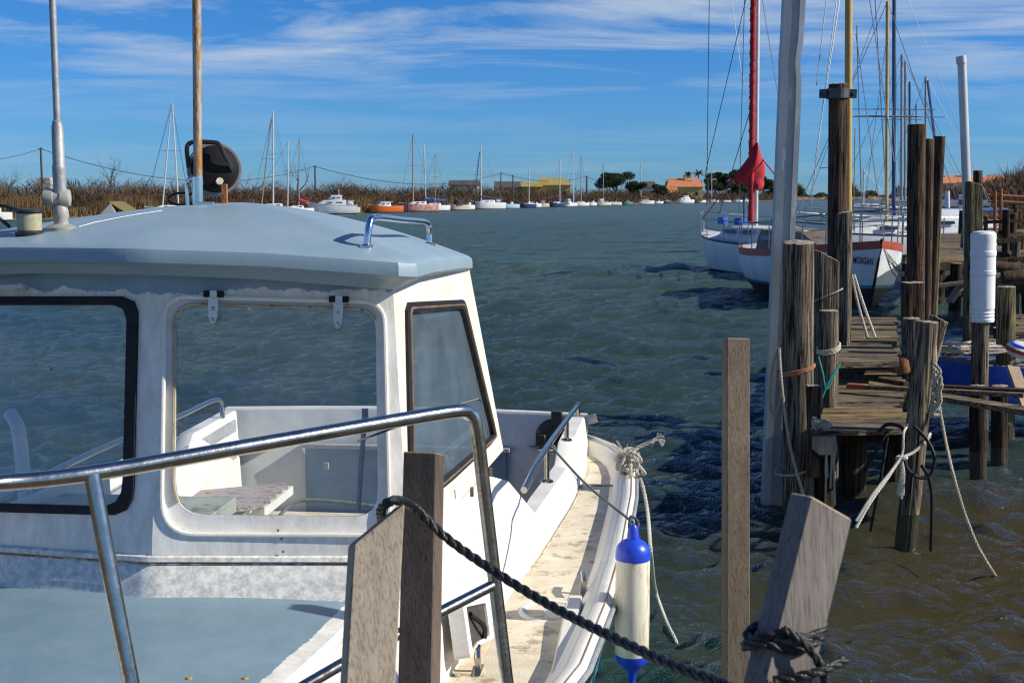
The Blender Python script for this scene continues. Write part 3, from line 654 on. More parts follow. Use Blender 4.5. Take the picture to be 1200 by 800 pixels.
# fender over the side, with its line and the stern rope
fc = PZ(741, 700, .33)
fc = PY(741, 708, 4.6)
FE = thing('boat_fender', 'white cylindrical fender with blue ends hanging over the side of the near boat', 'fender', fc)
rF = .0640
mb = MB(); mb.lathe([(rF*.90, -.215), (rF*.985, -.19), (rF*1.0, 0), (rF*.985, .18), (rF*.90, .215)], fc, n=32); mb.build('fender_body', plug, FE, smooth=True)
mb = MB(); mb.lathe([(rF*1.02, .175), (rF*1.01, .20), (rF*.93, .220), (rF*.70, .238), (.024, .250), (.019, .290), (.012, .302), (.001, .303)], fc, n=28); mb.build('fender_cap', fblue, FE, smooth=True)
mb = MB(); mb.lathe([(.001, -.345), (.012, -.34), (.015, -.30), (.02, -.255), (rF*.6, -.235), (rF*.94, -.215), (rF*1.02, -.185)], fc, n=28); mb.build('fender_cap', fblue, FE, smooth=True)
q = fc+Vector((-.0, 0, .31)); r0 = PUu(646, 528, 1.10)
mb = rope_mb([r0+Vector((0, 0, .02)), r0.lerp(q, .5)+Vector((0, 0, -.012)), q], .0055); mb = rope_mb([q+Vector((.012, 0, -.03)), q+Vector((.018, .01, .0)), q+Vector((-.008, .01, .02)), q+Vector((-.015, 0, -.02))], .006, mb=mb)
mb = rope_mb([r0+Vector((.02*math.cos(t), 0.012*t/3, .02*math.sin(t))) for t in [k*.8 for k in range(20)]], .005, mb=mb)
o = mb.build('fender_line', pm('dark_speckled_line', (.03, .045, .05), (.12, .16, .18), 90, .8), smooth=True); tag(o, 'thin dark line from the cockpit rail down to the blue and white fender', 'rope')
kn = PZ(737, 545, .96)
mb = MB(); rnd = random.Random(3)
for k in range(9):
    ax = Vector((rnd.uniform(-1, 1), rnd.uniform(-1, 1), rnd.uniform(-.6, 1))).normalized(); e1 = ax.orthogonal().normalized(); e2 = ax.cross(e1); rr_ = rnd.uniform(.035, .075); cc = kn+Vector((rnd.uniform(-.04, .04), rnd.uniform(-.04, .04), rnd.uniform(-.02, .05)))
    rope_mb([cc+(e1*math.cos(t)*rr_+e2*math.sin(t)*rr_*.8) for t in [j*.7+k for j in range(9)]], .010, mb=mb)
rope_mb([kn+Vector((0, 0, .05)), kn+Vector((.05, .03, .09)), kn+Vector((.12, .04, .12)), kn+Vector((.15, .05, .135))], .012, mb=mb)
for k in range(26):
    d = Vector((rnd.uniform(-.2, 1), rnd.uniform(-.5, .5), rnd.uniform(-.3, .5))).normalized(); p = kn+Vector((.15, .05, .135)); mb.tube([p, p+d*.02, p+d*.05+Vector((0, 0, -.01))], .0018, 4)
for k in range(14):
    d = Vector((rnd.uniform(-1, .2), rnd.uniform(-.5, .5), rnd.uniform(.2, 1))).normalized(); p = kn+Vector((-.02, 0, .05)); mb.tube([p, p+d*.05, p+d*.11+Vector((0, 0, -.01))], .0014, 4)
hp = [kn+Vector((.02, 0, .0)), kn+Vector((.05, -.02, -.02)), PY(754, 575, kn.y-.1), PY(762, 620, kn.y-.25), PY(764, 670, kn.y-.5), PY(775, 715, kn.y-.9), PY(792, 748, kn.y-1.2)]
w0 = PZ(792, 748, 0.); hp = [kn+Vector((.02, 0, .0)), PY(752, 566, kn.y-.0), PY(759, 600, kn.y-.15), PY(763, 650, kn.y-.6), PY(768, 690, w0.y+.6), PY(780, 725, w0.y+.2), w0+Vector((0, 0, -.01)), w0+Vector((.06, -.1, -.15))]
rope_mb(hp, .010, mb=mb)
o = mb.build('mooring_rope', rope_w, smooth=True); tag(o, 'pale frayed rope knotted on the near boat\'s stern quarter, its end hanging into the water', 'rope')
# ============================================================= water
def water_material():
    m = bpy.data.materials.new('river_water'); m.use_nodes = True; nt = m.node_tree; N = nt.nodes; Lk = nt.links; b = N['Principled BSDF']
    tc = N.new('ShaderNodeTexCoord'); sp = N.new('ShaderNodeSeparateXYZ'); Lk.new(tc.outputs['Object'], sp.inputs[0])
    # silty shallows beside the jetty
    v1 = N.new('ShaderNodeVectorMath'); v1.operation = 'DISTANCE'; v1.inputs[1].default_value = (4.6, 7.0, 0); Lk.new(tc.outputs['Object'], v1.inputs[0])
    mr = N.new('ShaderNodeMapRange'); mr.inputs['From Min'].default_value = 1.2; mr.inputs['From Max'].default_value = 5.2; mr.inputs['To Min'].default_value = 1; mr.inputs['To Max'].default_value = 0; mr.interpolation_type = 'SMOOTHERSTEP'; Lk.new(v1.outputs['Value'], mr.inputs[0])
    mx = N.new('ShaderNodeMix'); mx.data_type = 'RGBA'; Lk.new(mr.outputs[0], mx.inputs['Factor']); dn = N.new('ShaderNodeMapRange'); dn.inputs['From Min'].default_value = 9; dn.inputs['From Max'].default_value = 45; Lk.new(sp.outputs['Y'], dn.inputs[0]); mn = N.new('ShaderNodeMix'); mn.data_type = 'RGBA'; Lk.new(dn.outputs[0], mn.inputs['Factor']); mn.inputs['A'].default_value = (.022, .040, .036, 1); mn.inputs['B'].default_value = (.040, .070, .056, 1); Lk.new(mn.outputs['Result'], mx.inputs['A']); mx.inputs['B'].default_value = (.044, .034, .009, 1)
    Lk.new(mx.outputs['Result'], b.inputs['Base Color']); b.inputs['Roughness'].default_value = .07; b.inputs['IOR'].default_value = 1.333
    n1 = N.new('ShaderNodeTexNoise'); n1.inputs['Scale'].default_value = 7; n1.inputs['Detail'].default_value = 8; n1.inputs['Roughness'].default_value = .66
    mp = N.new('ShaderNodeMapping'); mp.inputs['Scale'].default_value = (.7, 1.5, 1); mp.inputs['Rotation'].default_value = (0, 0, R(-10)); Lk.new(tc.outputs['Object'], mp.inputs[0]); Lk.new(mp.outputs[0], n1.inputs[0])
    bp = N.new('ShaderNodeBump'); bp.inputs['Strength'].default_value = 1; bp.inputs['Distance'].default_value = .035; Lk.new(n1.outputs['Fac'], bp.inputs['Height']); 
    ds = N.new('ShaderNodeMapRange'); ds.inputs['From Min'].default_value = 15; ds.inputs['From Max'].default_value = 200; ds.inputs['To Min'].default_value = .04; ds.inputs['To Max'].default_value = .25; Lk.new(sp.outputs['Y'], ds.inputs[0]); Lk.new(ds.outputs[0], b.inputs['Roughness'])
    n2 = N.new('ShaderNodeTexNoise'); n2.inputs['Scale'].default_value = .30; n2.inputs['Detail'].default_value = 9; n2.inputs['Roughness'].default_value = .75; mp2 = N.new('ShaderNodeMapping'); mp2.inputs['Scale'].default_value = (.6, 1.6, 1); Lk.new(tc.outputs['Object'], mp2.inputs[0]); Lk.new(mp2.outputs[0], n2.inputs[0])
    bp2 = N.new('ShaderNodeBump'); bp2.inputs['Strength'].default_value = .6; bp2.inputs['Distance'].default_value = 1.6; Lk.new(n2.outputs['Fac'], bp2.inputs['Height']); Lk.new(bp.outputs[0], bp2.inputs['Normal']); 
    # still body colour below a rippled reflecting surface
    out = [x for x in N if x.type == 'OUTPUT_MATERIAL'][0]
    df = N.new('ShaderNodeBsdfDiffuse'); Lk.new(mx.outputs['Result'], df.inputs['Color']); up_ = N.new('ShaderNodeCombineXYZ'); up_.inputs[2].default_value = 1; Lk.new(up_.outputs[0], df.inputs['Normal'])
    gl = N.new('ShaderNodeBsdfGlossy'); gl.inputs['Color'].default_value = (1, 1, 1, 1); Lk.new(ds.outputs[0], gl.inputs['Roughness']); Lk.new(bp2.outputs[0], gl.inputs['Normal'])
    fr = N.new('ShaderNodeFresnel'); fr.inputs['IOR'].default_value = 1.34; Lk.new(bp2.outputs[0], fr.inputs['Normal'])
    ms = N.new('ShaderNodeMixShader'); Lk.new(fr.outputs[0], ms.inputs[0]); Lk.new(df.outputs[0], ms.inputs[1]); Lk.new(gl.outputs[0], ms.inputs[2]); Lk.new(ms.outputs[0], out.inputs[0]); N.remove(b)
    return m
def make_water():
    r = [2.6]
    while r[-1] < 2600: r.append(r[-1]*(1.0026 if r[-1] < 45 else 1.0055 if r[-1] < 200 else 1.04))
    r = np.array(r); th = np.radians(np.linspace(-32, 36, 430)); RR, TH = np.meshgrid(r, th, indexing='ij')
    X = RR*np.sin(TH); Y = RR*np.cos(TH); Z = np.zeros_like(X); rg = np.random.default_rng(11)
    cell = RR*.0026; cell[RR > 45] = RR[RR > 45]*.0055
    for i in range(125):
        if i < 85: lam = .09*(5.0**rg.random()); slope = .066
        else: lam = .5*(9**rg.random()); slope = .036
        k = 2*math.pi/lam; a = math.radians(rg.normal(12, 24)); ph = rg.random()*6.28; amp = slope/k
        fade = np.clip((lam/cell-2)/3, 0, 1)
        grp = 1+.7*np.sin(X*rg.uniform(.2, .9)+Y*rg.uniform(.1, .5)+i*1.3)
        Z += amp*fade*grp*np.sin(k*(X*math.sin(a)+Y*math.cos(a))+ph+.6*np.sin(X*.7+i)+.5*np.sin(Y*.5+i*2))
    Z = Z+.9*np.maximum(Z, 0)**1.3*.6
    gust = .95+.3*np.sin(X*.35+Y*.12+1)*np.sin(Y*.21+.5)+.0*X
    calm = 1-.1*np.exp(-(((X-3.9)/1.8)**2+((Y-7)/2.6)**2))
    Z *= gust*calm
    nr, na = X.shape; co_ = np.stack([X, Y, Z], -1).reshape(-1, 3).astype(np.float32)
    idx = np.arange(nr*na).reshape(nr, na); q = np.stack([idx[:-1, :-1], idx[:-1, 1:], idx[1:, 1:], idx[1:, :-1]], -1).reshape(-1, 4)
    me = bpy.data.meshes.new('water'); me.vertices.add(len(co_)); me.vertices.foreach_set('co', co_.ravel()); me.loops.add(q.size); me.loops.foreach_set('vertex_index', q.ravel().astype(np.int32))
    me.polygons.add(len(q)); me.polygons.foreach_set('loop_start', np.arange(0, q.size, 4, dtype=np.int32)); me.polygons.foreach_set('loop_total', np.full(len(q), 4, np.int32)); me.polygons.foreach_set('use_smooth', np.ones(len(q), bool))
    me.update(); me.validate()
    # make normals point up
    if me.polygons[0].normal.z < 0: me.flip_normals()
    o = bpy.data.objects.new('water', me); COL.objects.link(o); me.materials.append(water_material()); struct(o)
make_water()
mb = MB(); mb.add([(-3000, -60, -1.6), (3000, -60, -1.6), (3000, 6000, -1.6), (-3000, 6000, -1.6)], [(0, 1, 2, 3)]); struct(mb.build('ground', pm('river_mud', (.06, .045, .025), (.10, .075, .045), .5, .95)))
# ============================================================= generic makers
def ground(px, Y, z=0.):
    lo, hi = 231., 2500.
    for _ in range(40):
        m = (lo+hi)/2
        if PZ(px, m, z).y > Y: lo = m
        else: hi = m
    P = PZ(px, (lo+hi)/2, z); return P
w_wet = pm('slimy_wet_wood', (.022, .018, .012), (.05, .042, .025), 9, .35, bump=.6, stretch=(4, 4, .6), c3=(.05, .055, .02), c3t=.55)
def post_mb(base, top, r, n=56, slant=(0, 0), rough=.05, cracks=6, seed=0, taper=.96, zbot=-1.4, rtop=None, mb=None, rings=22, square=False, yaw=0., aspect=1.):
    rg = random.Random(seed); mb = mb or MB(); base = Vector(base); top = Vector(top); d = (top-base); ax = d.normalized()
    b0 = base+ax*((zbot-base.z)/ax.z) if zbot is not None else base; l = (top-b0).length
    e1 = Vector((math.cos(yaw), math.sin(yaw), 0)); e1 = (e1-ax*e1.dot(ax)).normalized(); e2 = ax.cross(e1)
    cr = [(rg.random()*2*PI, rg.uniform(.05, .13), rg.random(), rg.uniform(.2, .8)) for _ in range(int(cracks*1.7))]
    ph = [rg.random()*6.28 for _ in range(8)]; R_ = []
    for i in range(rings+3):
        t = min(1, i/rings); rad = r*(1+(taper-1)*t); ring = []
        if i == rings+1: s_ = .93
        elif i == rings+2: s_ = .02
        else: s_ = 1
        for k in range(n):
            a = 2*PI*k/n; q = 1.
            if square:
                c, s = abs(math.cos(a)), abs(math.sin(a)); q = min(1/max(c, s, 1e-6), 1.33); q *= .92
            q *= 1+rough*(.5*math.sin(2*a+ph[0]+t*2)+.35*math.sin(3*a+ph[1]-t*3)+.3*math.sin(5*a+ph[2]+t*5)+.18*math.sin(9*a+ph[3]))
            for (ca, dp, t0, ln) in cr:
                da = abs((a-ca-.12*math.sin(t*6+ca)+PI) % (2*PI)-PI)
                if da < .13 and abs(t-t0) < ln: q -= dp*1.3*(1-da/.13)*(1-abs(t-t0)/ln)**.4
            q *= s_; x = rad*q*math.cos(a); y = rad*q*math.sin(a)*aspect; zz = l*t
            if t > .86:
                w = (t-.86)/.14; zz += w*(slant[0]*x+slant[1]*y)+w*rough*r*.45*math.sin(7*a+ph[4])
            if i == rings+1: zz += .004
            if i == rings+2: zz += -.004
            ring.append(b0+e1*x+e2*y+ax*zz+(e1*math.sin(t*5+ph[5])+e2*math.sin(t*4+ph[6]))*r*rough*1.2)
        R_.append(ring)
    o = len(mb.m); mb.loft(R_, closed=True)
    zt = [R_[i][0].z for i in range(len(R_))]
    nn = 0
    for i in range(len(R_)-1):
        for k in range(n):
            z = (zt[i]+zt[i+1])/2; mb.m[o+nn] = 2 if i >= rings else (1 if z < .16 else 0); nn += 1
    return mb
def post(label, tx, ty, bx, Y, wpx, mat, name='mooring_post', cat='post', Yt=None, group=None, **k):
    B0 = ground(bx, Y); T0 = PY(tx, ty, Yt or Y); r = wpx/F*Y/2
    mb = post_mb(B0, T0, r, seed=int(tx*7+ty), **k)
    o = mb.build(name, [mat, w_wet, w_end], smooth=True, origin=B0, auto=50); tag(o, label, cat, group); return o

# ---------------- foreground timber of the quay
def timber(name, label, ax_pts, wid, dep, facing, mat, slope=(0, 0), zbot=None, end=w_cut, ch=.0022):
    """square timber: axis from bottom to top, wid across the broad face whose normal is 'facing'"""
    p, q = [Vector(a) for a in ax_pts]; ax = (q-p).normalized(); n = Vector(facing); n = (n-ax*n.dot(ax)).normalized(); s = n.cross(ax)*-1
    if s.x < 0: s = -s
    mb = MB(); R_ = []; m = 10; h1, h2 = wid/2, dep/2
    oc = [(-h1+ch, -h2), (h1-ch, -h2), (h1, -h2+ch), (h1, h2-ch), (h1-ch, h2), (-h1+ch, h2), (-h1, h2-ch), (-h1, -h2+ch)]
    for i in range(m+1):
        t = i/m; c = p.lerp(q, t)
        R_.append([c+s*a-n*b_+(ax*(slope[0]*a+slope[1]*b_) if i == m else Vector()) for a, b_ in oc])
    R_.append([P+ax*.002+(q-P)*.06 for P in R_[-1]])
    mb.loft(R_, closed=True, caps=True); mb.m[-1] = 1
    for k in range(len(oc)): mb.m[-3-k] = 1
    o = mb.build(name, [mat, end], origin=p); tag(o, label, 'post'); return o
timber('quay_post', 'leaning sawn square post at the bottom right with black rope wound round its foot', (PY(880, 925, 1.52), PY(962, 594, 1.60)), .073, .042, (.42, -.9, .1), w_sawn, slope=(-.18, .0))
timber('quay_post', 'upright tan square post standing alone in front of the open water', (PY(862, 1100, 3.25), PY(862, 398, 3.6)), .066, .05, (.14, -1, 0), w_tan, slope=(.02, 0))
timber('quay_post', 'dark brown square post behind the near pale plank with black rope across it', (PY(488, 960, 2.10), PY(497, 532, 2.3)), .062, .055, (-.22, -1, 0), w_sawnbrown, slope=(-.06, .05))
timber('quay_post', 'pale sawn timber with a slanting top, held by black rope beside the dark brown post', (PY(422, 960, 1.86), PY(441, 616, 2.0)), .078, .05, (.30, -1, 0.05), w_pale, slope=(.88, .0))
# black rope between them
a = PY(446, 600, 2.06)
rp = [PY(500, 606, 2.42), PY(470, 586, 2.08), PY(452, 590, 1.99), PY(449, 603, 1.94)]
rp = [PY(448, 612, 2.10), PY(447, 596, 2.02), PY(462, 586, 2.0), PY(485, 594, 2.15), PY(520, 627, 2.16), PY(570, 663, 2.1), PY(640, 706, 2.0), PY(720, 747, 1.85), PY(790, 779, 1.72), PY(850, 802, 1.62), PY(875, 822, 1.56)]
mb = rope_mb(rp, .0082, pitch=.07, strands=3, n=8)
tc_ = PY(915, 762, 1.56); axr = (PY(962, 594, 1.60)-PY(880, 925, 1.52)).normalized(); n = Vector((.42, -.9, .1)); n = (n-axr*n.dot(axr)).normalized(); s = axr.cross(n); s = s if s.x > 0 else -s
rnd = random.Random(5)
for k, (dz, tilt) in enumerate(((.012, .35), (.026, .42))):
    pts = []
    for j in range(13):
        an = 2*PI*j/12; x = math.cos(an); y = math.sin(an); sc_ = 1/max(abs(x)/1.22, abs(y)/1.0)**.6
        pts.append(tc_+s*(.041*x*sc_)+n*(.028*y*sc_)+axr*(dz+tilt*.04*x+.006*math.sin(3*an+k)))
    rope_mb(pts, .0064, pitch=.06, strands=3, n=8, mb=mb)
kc = tc_+n*.032+s*.02
rope_mb([kc+s*-.05+axr*.03, kc+s*-.01+n*.012+axr*.012, kc+s*.02+n*.014-axr*.02, kc+s*.015-axr*.05, kc+s*.0-axr*.085], .006, pitch=.05, n=8, mb=mb)
rope_mb([kc+s*-.045-axr*.035, kc+s*.0+n*.022-axr*.01, kc+s*.045+n*.012+axr*.012], .006, pitch=.05, n=8, mb=mb)
o = mb.build('mooring_rope', rope_b, smooth=True); tag(o, 'thick black twisted rope running from the near pale timber to the leaning post', 'rope')

# ---------------- the galvanised pole and the wooden posts on the right
def galv_pole():
    Y = 9.55; mb = MB(); w = .155; d = .10; R_ = []
    pr = [(-w/2, -d/2), (-w*.12, -d/2-.004), (-w*.10, -d/2+.012), (w*.22, -d/2+.010), (w*.24, -d/2-.003), (w/2, -d/2), (w/2, d/2), (-w/2, d/2)]
    for py in (700, 640, 590, 450, 300, 200, 120, 98, 84, 74, 64, 50, 30, 0, -60):
        cx = 904+(598-py)*(930-904)/598
        kink = 2.2*math.exp(-((py-72)/18.)**2); c = PY(cx-kink*.9, py, Y)
        if py == 700: c.z = -1.4; c.x = PY(903, 610, Y).x
        sq = 1-.10*math.exp(-((py-76)/20.)**2)
        R_.append([c+Vector((x*sq, y, 0)) for x, y in pr])
    mb.loft(R_, closed=True, mfun=lambda i, k: 1 if i < 2 else 0, caps=True)
    o = mb.build('galvanised_pole', [galv, rust], smooth=True, auto=20, origin=ground(903, Y)); tag(o, 'tall galvanised steel pole with a dent near its top, rising out of the water', 'pole')
galv_pole()
post('thick grey round post bound with cords, right beside the tall galvanised pole', 936, 284, 936, 9.25, 38, w_grey, slant=(.0, .1), cracks=9, rough=.035)
post('grey post with a slanting sawn top just behind the thick corded post', 969, 300, 967, 10.4, 29, w_grey, slant=(-.55, 0), cracks=6, square=True)
post('short stubby post with teal cord tied on it at the jetty edge', 971, 364, 968, 9.95, 23, w_grey, cracks=8, taper=1.0)
oD = post('tall dark brown pile with a steel clamp round its top', 982, 99, 979, 13.2, 23, w_brown, cracks=3, rough=.03)
mb = MB(); c = PY(982, 110, 13.2); mb.lathe([(.108, -.05), (.118, -.05), (.118, .05), (.108, .05)], c, n=24)
for q in (-1, 1):
    mb.box(c+Vector((q*.15, 0, 0)), (.08, .02, .09)); mb.lathe([(.02, 0), (.02, .05), (.001, .05)], c+Vector((q*.15, -.01, .0)), (0, -1, 0), 8)
mb.build('clamp', pm('dark_steel', (.06, .065, .07), (.11, .115, .12), 10, .5, .6), oD)
post('grey split post standing in front of the clamped dark pile', 989, 249, 987, 12.3, 19, w_grey, cracks=6, slant=(.2, 0))
post('tall dark post with a pointed top left of the two thin leaning ones', 1075, 146, 1071, 13.4, 21, w_brown, cracks=4, rough=.04)
post('heavy sawn-off dark post in front of the pointed pile', 1070, 331, 1070, 12.4, 25, w_brown, cracks=5, square=True)
post('short pale-topped round post at the right edge of the jetty', 1068, 373, 1068, 11.6, 21, w_grey, cracks=7)
post('slim upright dark pile beside the pointed pile', 1089, 163, 1083, 16, 12, w_brown, cracks=3)
post('slim dark pile leaning to the right behind the pointed pile', 1102, 160, 1086, 17, 13, w_brown, cracks=3)
post('thin yellowish leaning stake behind the dark piles', 1100, 236, 1092, 18, 8, w_green, cracks=3)
oH = post('split leaning post near the jetty end with pale rope knotted round it', 1086, 377, 1062, 8.75, 24, w_grey, cracks=9, rough=.05, slant=(.0, 0), taper=1.05)
mb = post_mb(ground(1068, 8.9, .9), PY(1101, 374, 8.9), .068, seed=9, zbot=.9, cracks=5, slant=(-.2, 0)); mb.build('split_half', [w_grey, w_wet, w_end], oH, smooth=True)
post('squared olive-stained pile behind the white capped post', 1141, 215, 1138, 16.5, 19, w_green, cracks=4, square=True, slant=(-.3, 0))
post('dark pile top showing just behind the olive-stained pile', 1146, 200, 1146, 18, 11, w_brown, cracks=3)
post('plain round grey post right of the white capped post', 1179, 336, 1177, 12.3, 22, w_green, cracks=5)
oW = post('round post wearing a white ribbed plastic sleeve', 1150, 300, 1148, 11.9, 20, w_grey, cracks=6)
mb = MB(); c = PY(1152.5, 271, 11.9); k = 11.9/F; w = 29*k/2
pf = [(w*.90, -106), (w*.93, -103), (w*.88, -101), (w*.93, -99), (w*.88, -97), (w*.93, -95), (w*.88, -93), (w*.94, -90), (w*.95, -52), (w*1.0, -50), (w*1.0, -46), (w*.97, -45), (w*.97, -30), (w*1.02, -28), (w*1.02, -24), (w*.98, -22), (w*.98, -10), (w*1.0, -8), (w*.98, -3), (w*.8, -.5), (w*.4, .5), (.001, .6)]
mb.lathe([(r, z*k) for r, z in pf], c, (-.03, 0, 1), n=40); mb.build('plastic_sleeve', pm('white_plastic', (.74, .75, .76), (.82, .83, .84), 6, .4, c3=(.45, .43, .38), c3t=.68, c3s=14), oW, smooth=True, auto=12)
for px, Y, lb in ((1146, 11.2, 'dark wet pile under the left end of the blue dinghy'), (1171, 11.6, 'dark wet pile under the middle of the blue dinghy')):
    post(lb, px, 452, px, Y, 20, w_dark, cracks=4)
# white metal pole, right
mb = MB(); mb.tube([PY(1134, 300, 17), PY(1133, 225, 17), PY(1129, 120, 17), PY(1127, 68, 17)], .058, 12); mb.tube([PY(1127, 75, 17), PY(1126, 66, 17)], .066, 12); o = mb.build('metal_pole', pm('pale_pole', (.5, .5, .48), (.62, .61, .58), 5, .4, .3), smooth=True); tag(o, 'pale bare metal pole rising behind the olive-stained pile', 'pole')

# ---------------- jetty
def plank_deck(mb, L0, R0, L1, R1, n, th=.035, gap=.012, seed=1, mi=(0,), jag=.04):
    rg = random.Random(seed); L0, R0, L1, R1 = map(Vector, (L0, R0, L1, R1)); d = (L1-L0).normalized()
    for k in range(n):
        t0 = k/n; t1 = (k+1)/n; a = L0.lerp(L1, t0); b_ = R0.lerp(R1, t0); c = R0.lerp(R1, t1); e = L0.lerp(L1, t1); g = d*gap/2
        x = (b_-a).normalized(); ja, jb = rg.uniform(-jag, jag), rg.uniform(-jag, jag); dz = Vector((0, 0, rg.uniform(-.006, .008)+k*1e-4)); tl = Vector((0, 0, rg.uniform(-.004, .004)))
        mb.solid([a+g+x*ja+dz, b_+g+x*jb+dz+tl, c-g+x*jb+dz+tl, e-g+x*ja+dz], (0, 0, -th), rg.choice(mi))
JT = thing('wooden_jetty', 'narrow weathered plank jetty on piles leading away on the right', 'jetty', PZ(1010, 505, 0.0))
zJ = .76
mb = MB(); plank_deck(mb, PZ(956, 506, zJ), PZ(1063, 504, zJ), PZ(976, 425, zJ), PZ(1054, 424, zJ), 15, mi=(0, 0, 0, 1)); mb.build('decking', [w_plank, w_plankg], JT)
mb = MB(); plank_deck(mb, PZ(977, 424, zJ-.03), PZ(1052, 423, zJ-.03), PZ(990, 372, zJ-.03), PZ(1050, 372, zJ-.03), 16, mi=(0, 1, 1), seed=4); mb.build('decking', [w_plank, w_plankg], JT)
mb = MB(); zz = .98; plank_deck(mb, PZ(983, 424, zz), PZ(1049, 423, zz), PZ(987, 399, zz), PZ(1047, 398, zz), 5, seed=8, mi=(1, 1, 0), th=.05)
for px, yy in ((988, 424), (1044, 423)): p = PZ(px, yy, zz-.14); mb.box(p+Vector((0, .1, 0)), (.1, .2, .18), None, 1)
mb.build('raised_step', [w_plank, w_plankg], JT)
mb = MB()
for fx in (.08, .92):
    a = PZ(956, 506, zJ).lerp(PZ(1063, 504, zJ), fx); b_ = PZ(990, 372, zJ).lerp(PZ(1050, 372, zJ), fx); mb.bar(a+Vector((0, .05, -.125)), b_+Vector((0, 0, -.125)), .07, .15)
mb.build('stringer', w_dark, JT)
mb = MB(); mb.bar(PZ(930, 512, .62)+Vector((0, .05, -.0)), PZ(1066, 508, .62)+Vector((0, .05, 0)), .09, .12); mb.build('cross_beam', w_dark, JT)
mb = MB(); a = PY(960, 516, 9.0); mb.bar(a+Vector((0, -.2, 0)), a+Vector((0, .8, 0)), .10, .13); mb.build('beam_end', w_cut, JT)
mb = post_mb(ground(997, 9.6), PY(998, 510, 9.6), .105, seed=77, cracks=5); mb.build('pile', [w_dark, w_wet, w_end], JT, smooth=True)
mb = post_mb(ground(1047, 9.7), PY(1046, 505, 9.7), .07, seed=78, cracks=5); mb.build('pile', [w_dark, w_wet, w_end], JT, smooth=True)
mb = post_mb(ground(967, 9.3), PY(964, 520, 9.3), .07, seed=79, cracks=5); mb.build('pile', [w_dark, w_wet, w_end], JT, smooth=True)
# loose boards on and beside the jetty
def board(label, p, q, w, h, mat, tip=None):
    mb = MB(); p, q = Vector(p), Vector(q); mb.bar(p, q, w, h)
    if tip: mb.bar(p+(q-p).normalized()*-.006, p+(q-p).normalized()*.16, w+.006, h+.006, 1)
    o = mb.build('loose_board', [mat, tip or mat]); tag(o, label, 'board'); return o
redp = pm('faded_red_paint', (.28, .06, .03), (.36, .10, .05), 12, .8, c3=(.2, .15, .12), c3t=.58)
board('narrow board with a faded red end laid across the jetty', PZ(994, 452, .82), PZ(1200, 463, .86), .07, .035, w_plankg, redp)
board('wide grey gangboard running off to the right below the dinghy', PZ(1076, 461, .86), PZ(1230, 486, .86), .17, .04, w_plankg)
board('dark batten lying slantwise on the jetty planks', PZ(978, 436, .80), PZ(1062, 450, .82), .05, .04, w_brown)
board('dark gangboard edge behind the wide grey one', PZ(1066, 452, .80), PZ(1230, 460, .80), .12, .04, w_dark)
mb = MB(); p = PZ(1056, 436, .80); mb.lathe([(.10, 0), (.11, .03), (.10, .12), (.08, .15), (.085, .155), (.001, .156)], p, n=18); o = mb.build('rusty_pot', rust, smooth=True); tag(o, 'small rusty pot on the jetty beside the pale-topped post', 'pot')
mb = post_mb(ground(953, 9.05, .5), PY(953, 452, 9.05), .05, seed=13, zbot=.4, cracks=4); o = mb.build('jetty_bollard', [w_brown, w_wet, w_end], smooth=True); tag(o, 'knee-high stub of wood between the thick corded post and the planks', 'post')
o = MB(); o.tube([PZ(1118, 608, -.03), PZ(1150, 601, .02), PZ(1190, 590, .03), PZ(1240, 580, .03)], [.02, .035, .05, .05], 12); o = o.build('sunken_log', w_wet, smooth=True); tag(o, 'dark waterlogged log breaking the surface at the right edge', 'log')

# ---------------- ropes on the posts
def ropeobj(label, pts, r, mat, name='mooring_rope', **k):
    mb = rope_mb(pts, r, **k); o = mb.build(name, mat, smooth=True); tag(o, label, 'rope'); return o
def ringpts(c, r, n=10, tilt=(0, 0), turns=1., seed=0, z=0):
    rg = random.Random(seed); m = int(n*turns); return [Vector(c)+Vector((math.cos(2*PI*k/n)*r, math.sin(2*PI*k/n)*r, tilt[0]*math.cos(2*PI*k/n)+tilt[1]*math.sin(2*PI*k/n)+z*k/n+rg.uniform(-.004, .004))) for k in range(m+1)]
cA = PY(936, 435, 9.25); rA = .122
mb = rope_mb(ringpts(cA+Vector((-.02, 0, .0)), rA+.01, tilt=(.03, 0), turns=2.1, z=.012), .008); rope_mb([cA+Vector((-.16, 0, -.03)), cA+Vector((-.10, -.10, -.02)), cA+Vector((0, -.13, .0))], .007, mb=mb)
o = mb.build('cord_binding', rope_o, smooth=True); tag(o, 'orange-brown cord bound high round the thick post and the steel pole', 'rope')
ropeobj('grey rope ring round the thick post low above the water', ringpts(PY(932, 548, 9.25), rA+.02, tilt=(.04, .01), turns=1.1), .010, rope_t)
c = PY(911, 395, 9.4); ropeobj('hank of tan rope hanging from the galvanised pole', [c+Vector((.0, -.07, 0)), c+Vector((.03, -.1, -.12)), c+Vector((.02, -.1, -.42)), c+Vector((-.03, -.1, -.56)), c+Vector((-.065, -.1, -.45)), c+Vector((-.05, -.1, -.2)), c+Vector((.01, -.1, -.03)), c+Vector((.045, -.1, -.05)), c+Vector((.05, -.12, -.3))], .011, rope_t)
ropeobj('long slack tan rope trailing down the front of the thick post', [PY(913, 408, 9.1), PY(916, 450, 9.05), PY(922, 500, 9.05), PY(930, 540, 9.05), PY(940, 575, 9.05), PY(948, 600, 9.05)], .011, rope_t)
ropeobj('thin pale line looped round the slant-topped grey post', ringpts(PY(970, 346, 10.4), .115, tilt=(.05, -.02), turns=1.2), .006, rope_w)
mb = rope_mb(ringpts(PY(971, 411, 9.95), .085, tilt=(.02, .02), turns=3.1, z=.013), .010); o = mb.build('rope_wrap', rope_w, smooth=True); tag(o, 'pale rope wound round the top of the short stubby post', 'rope')
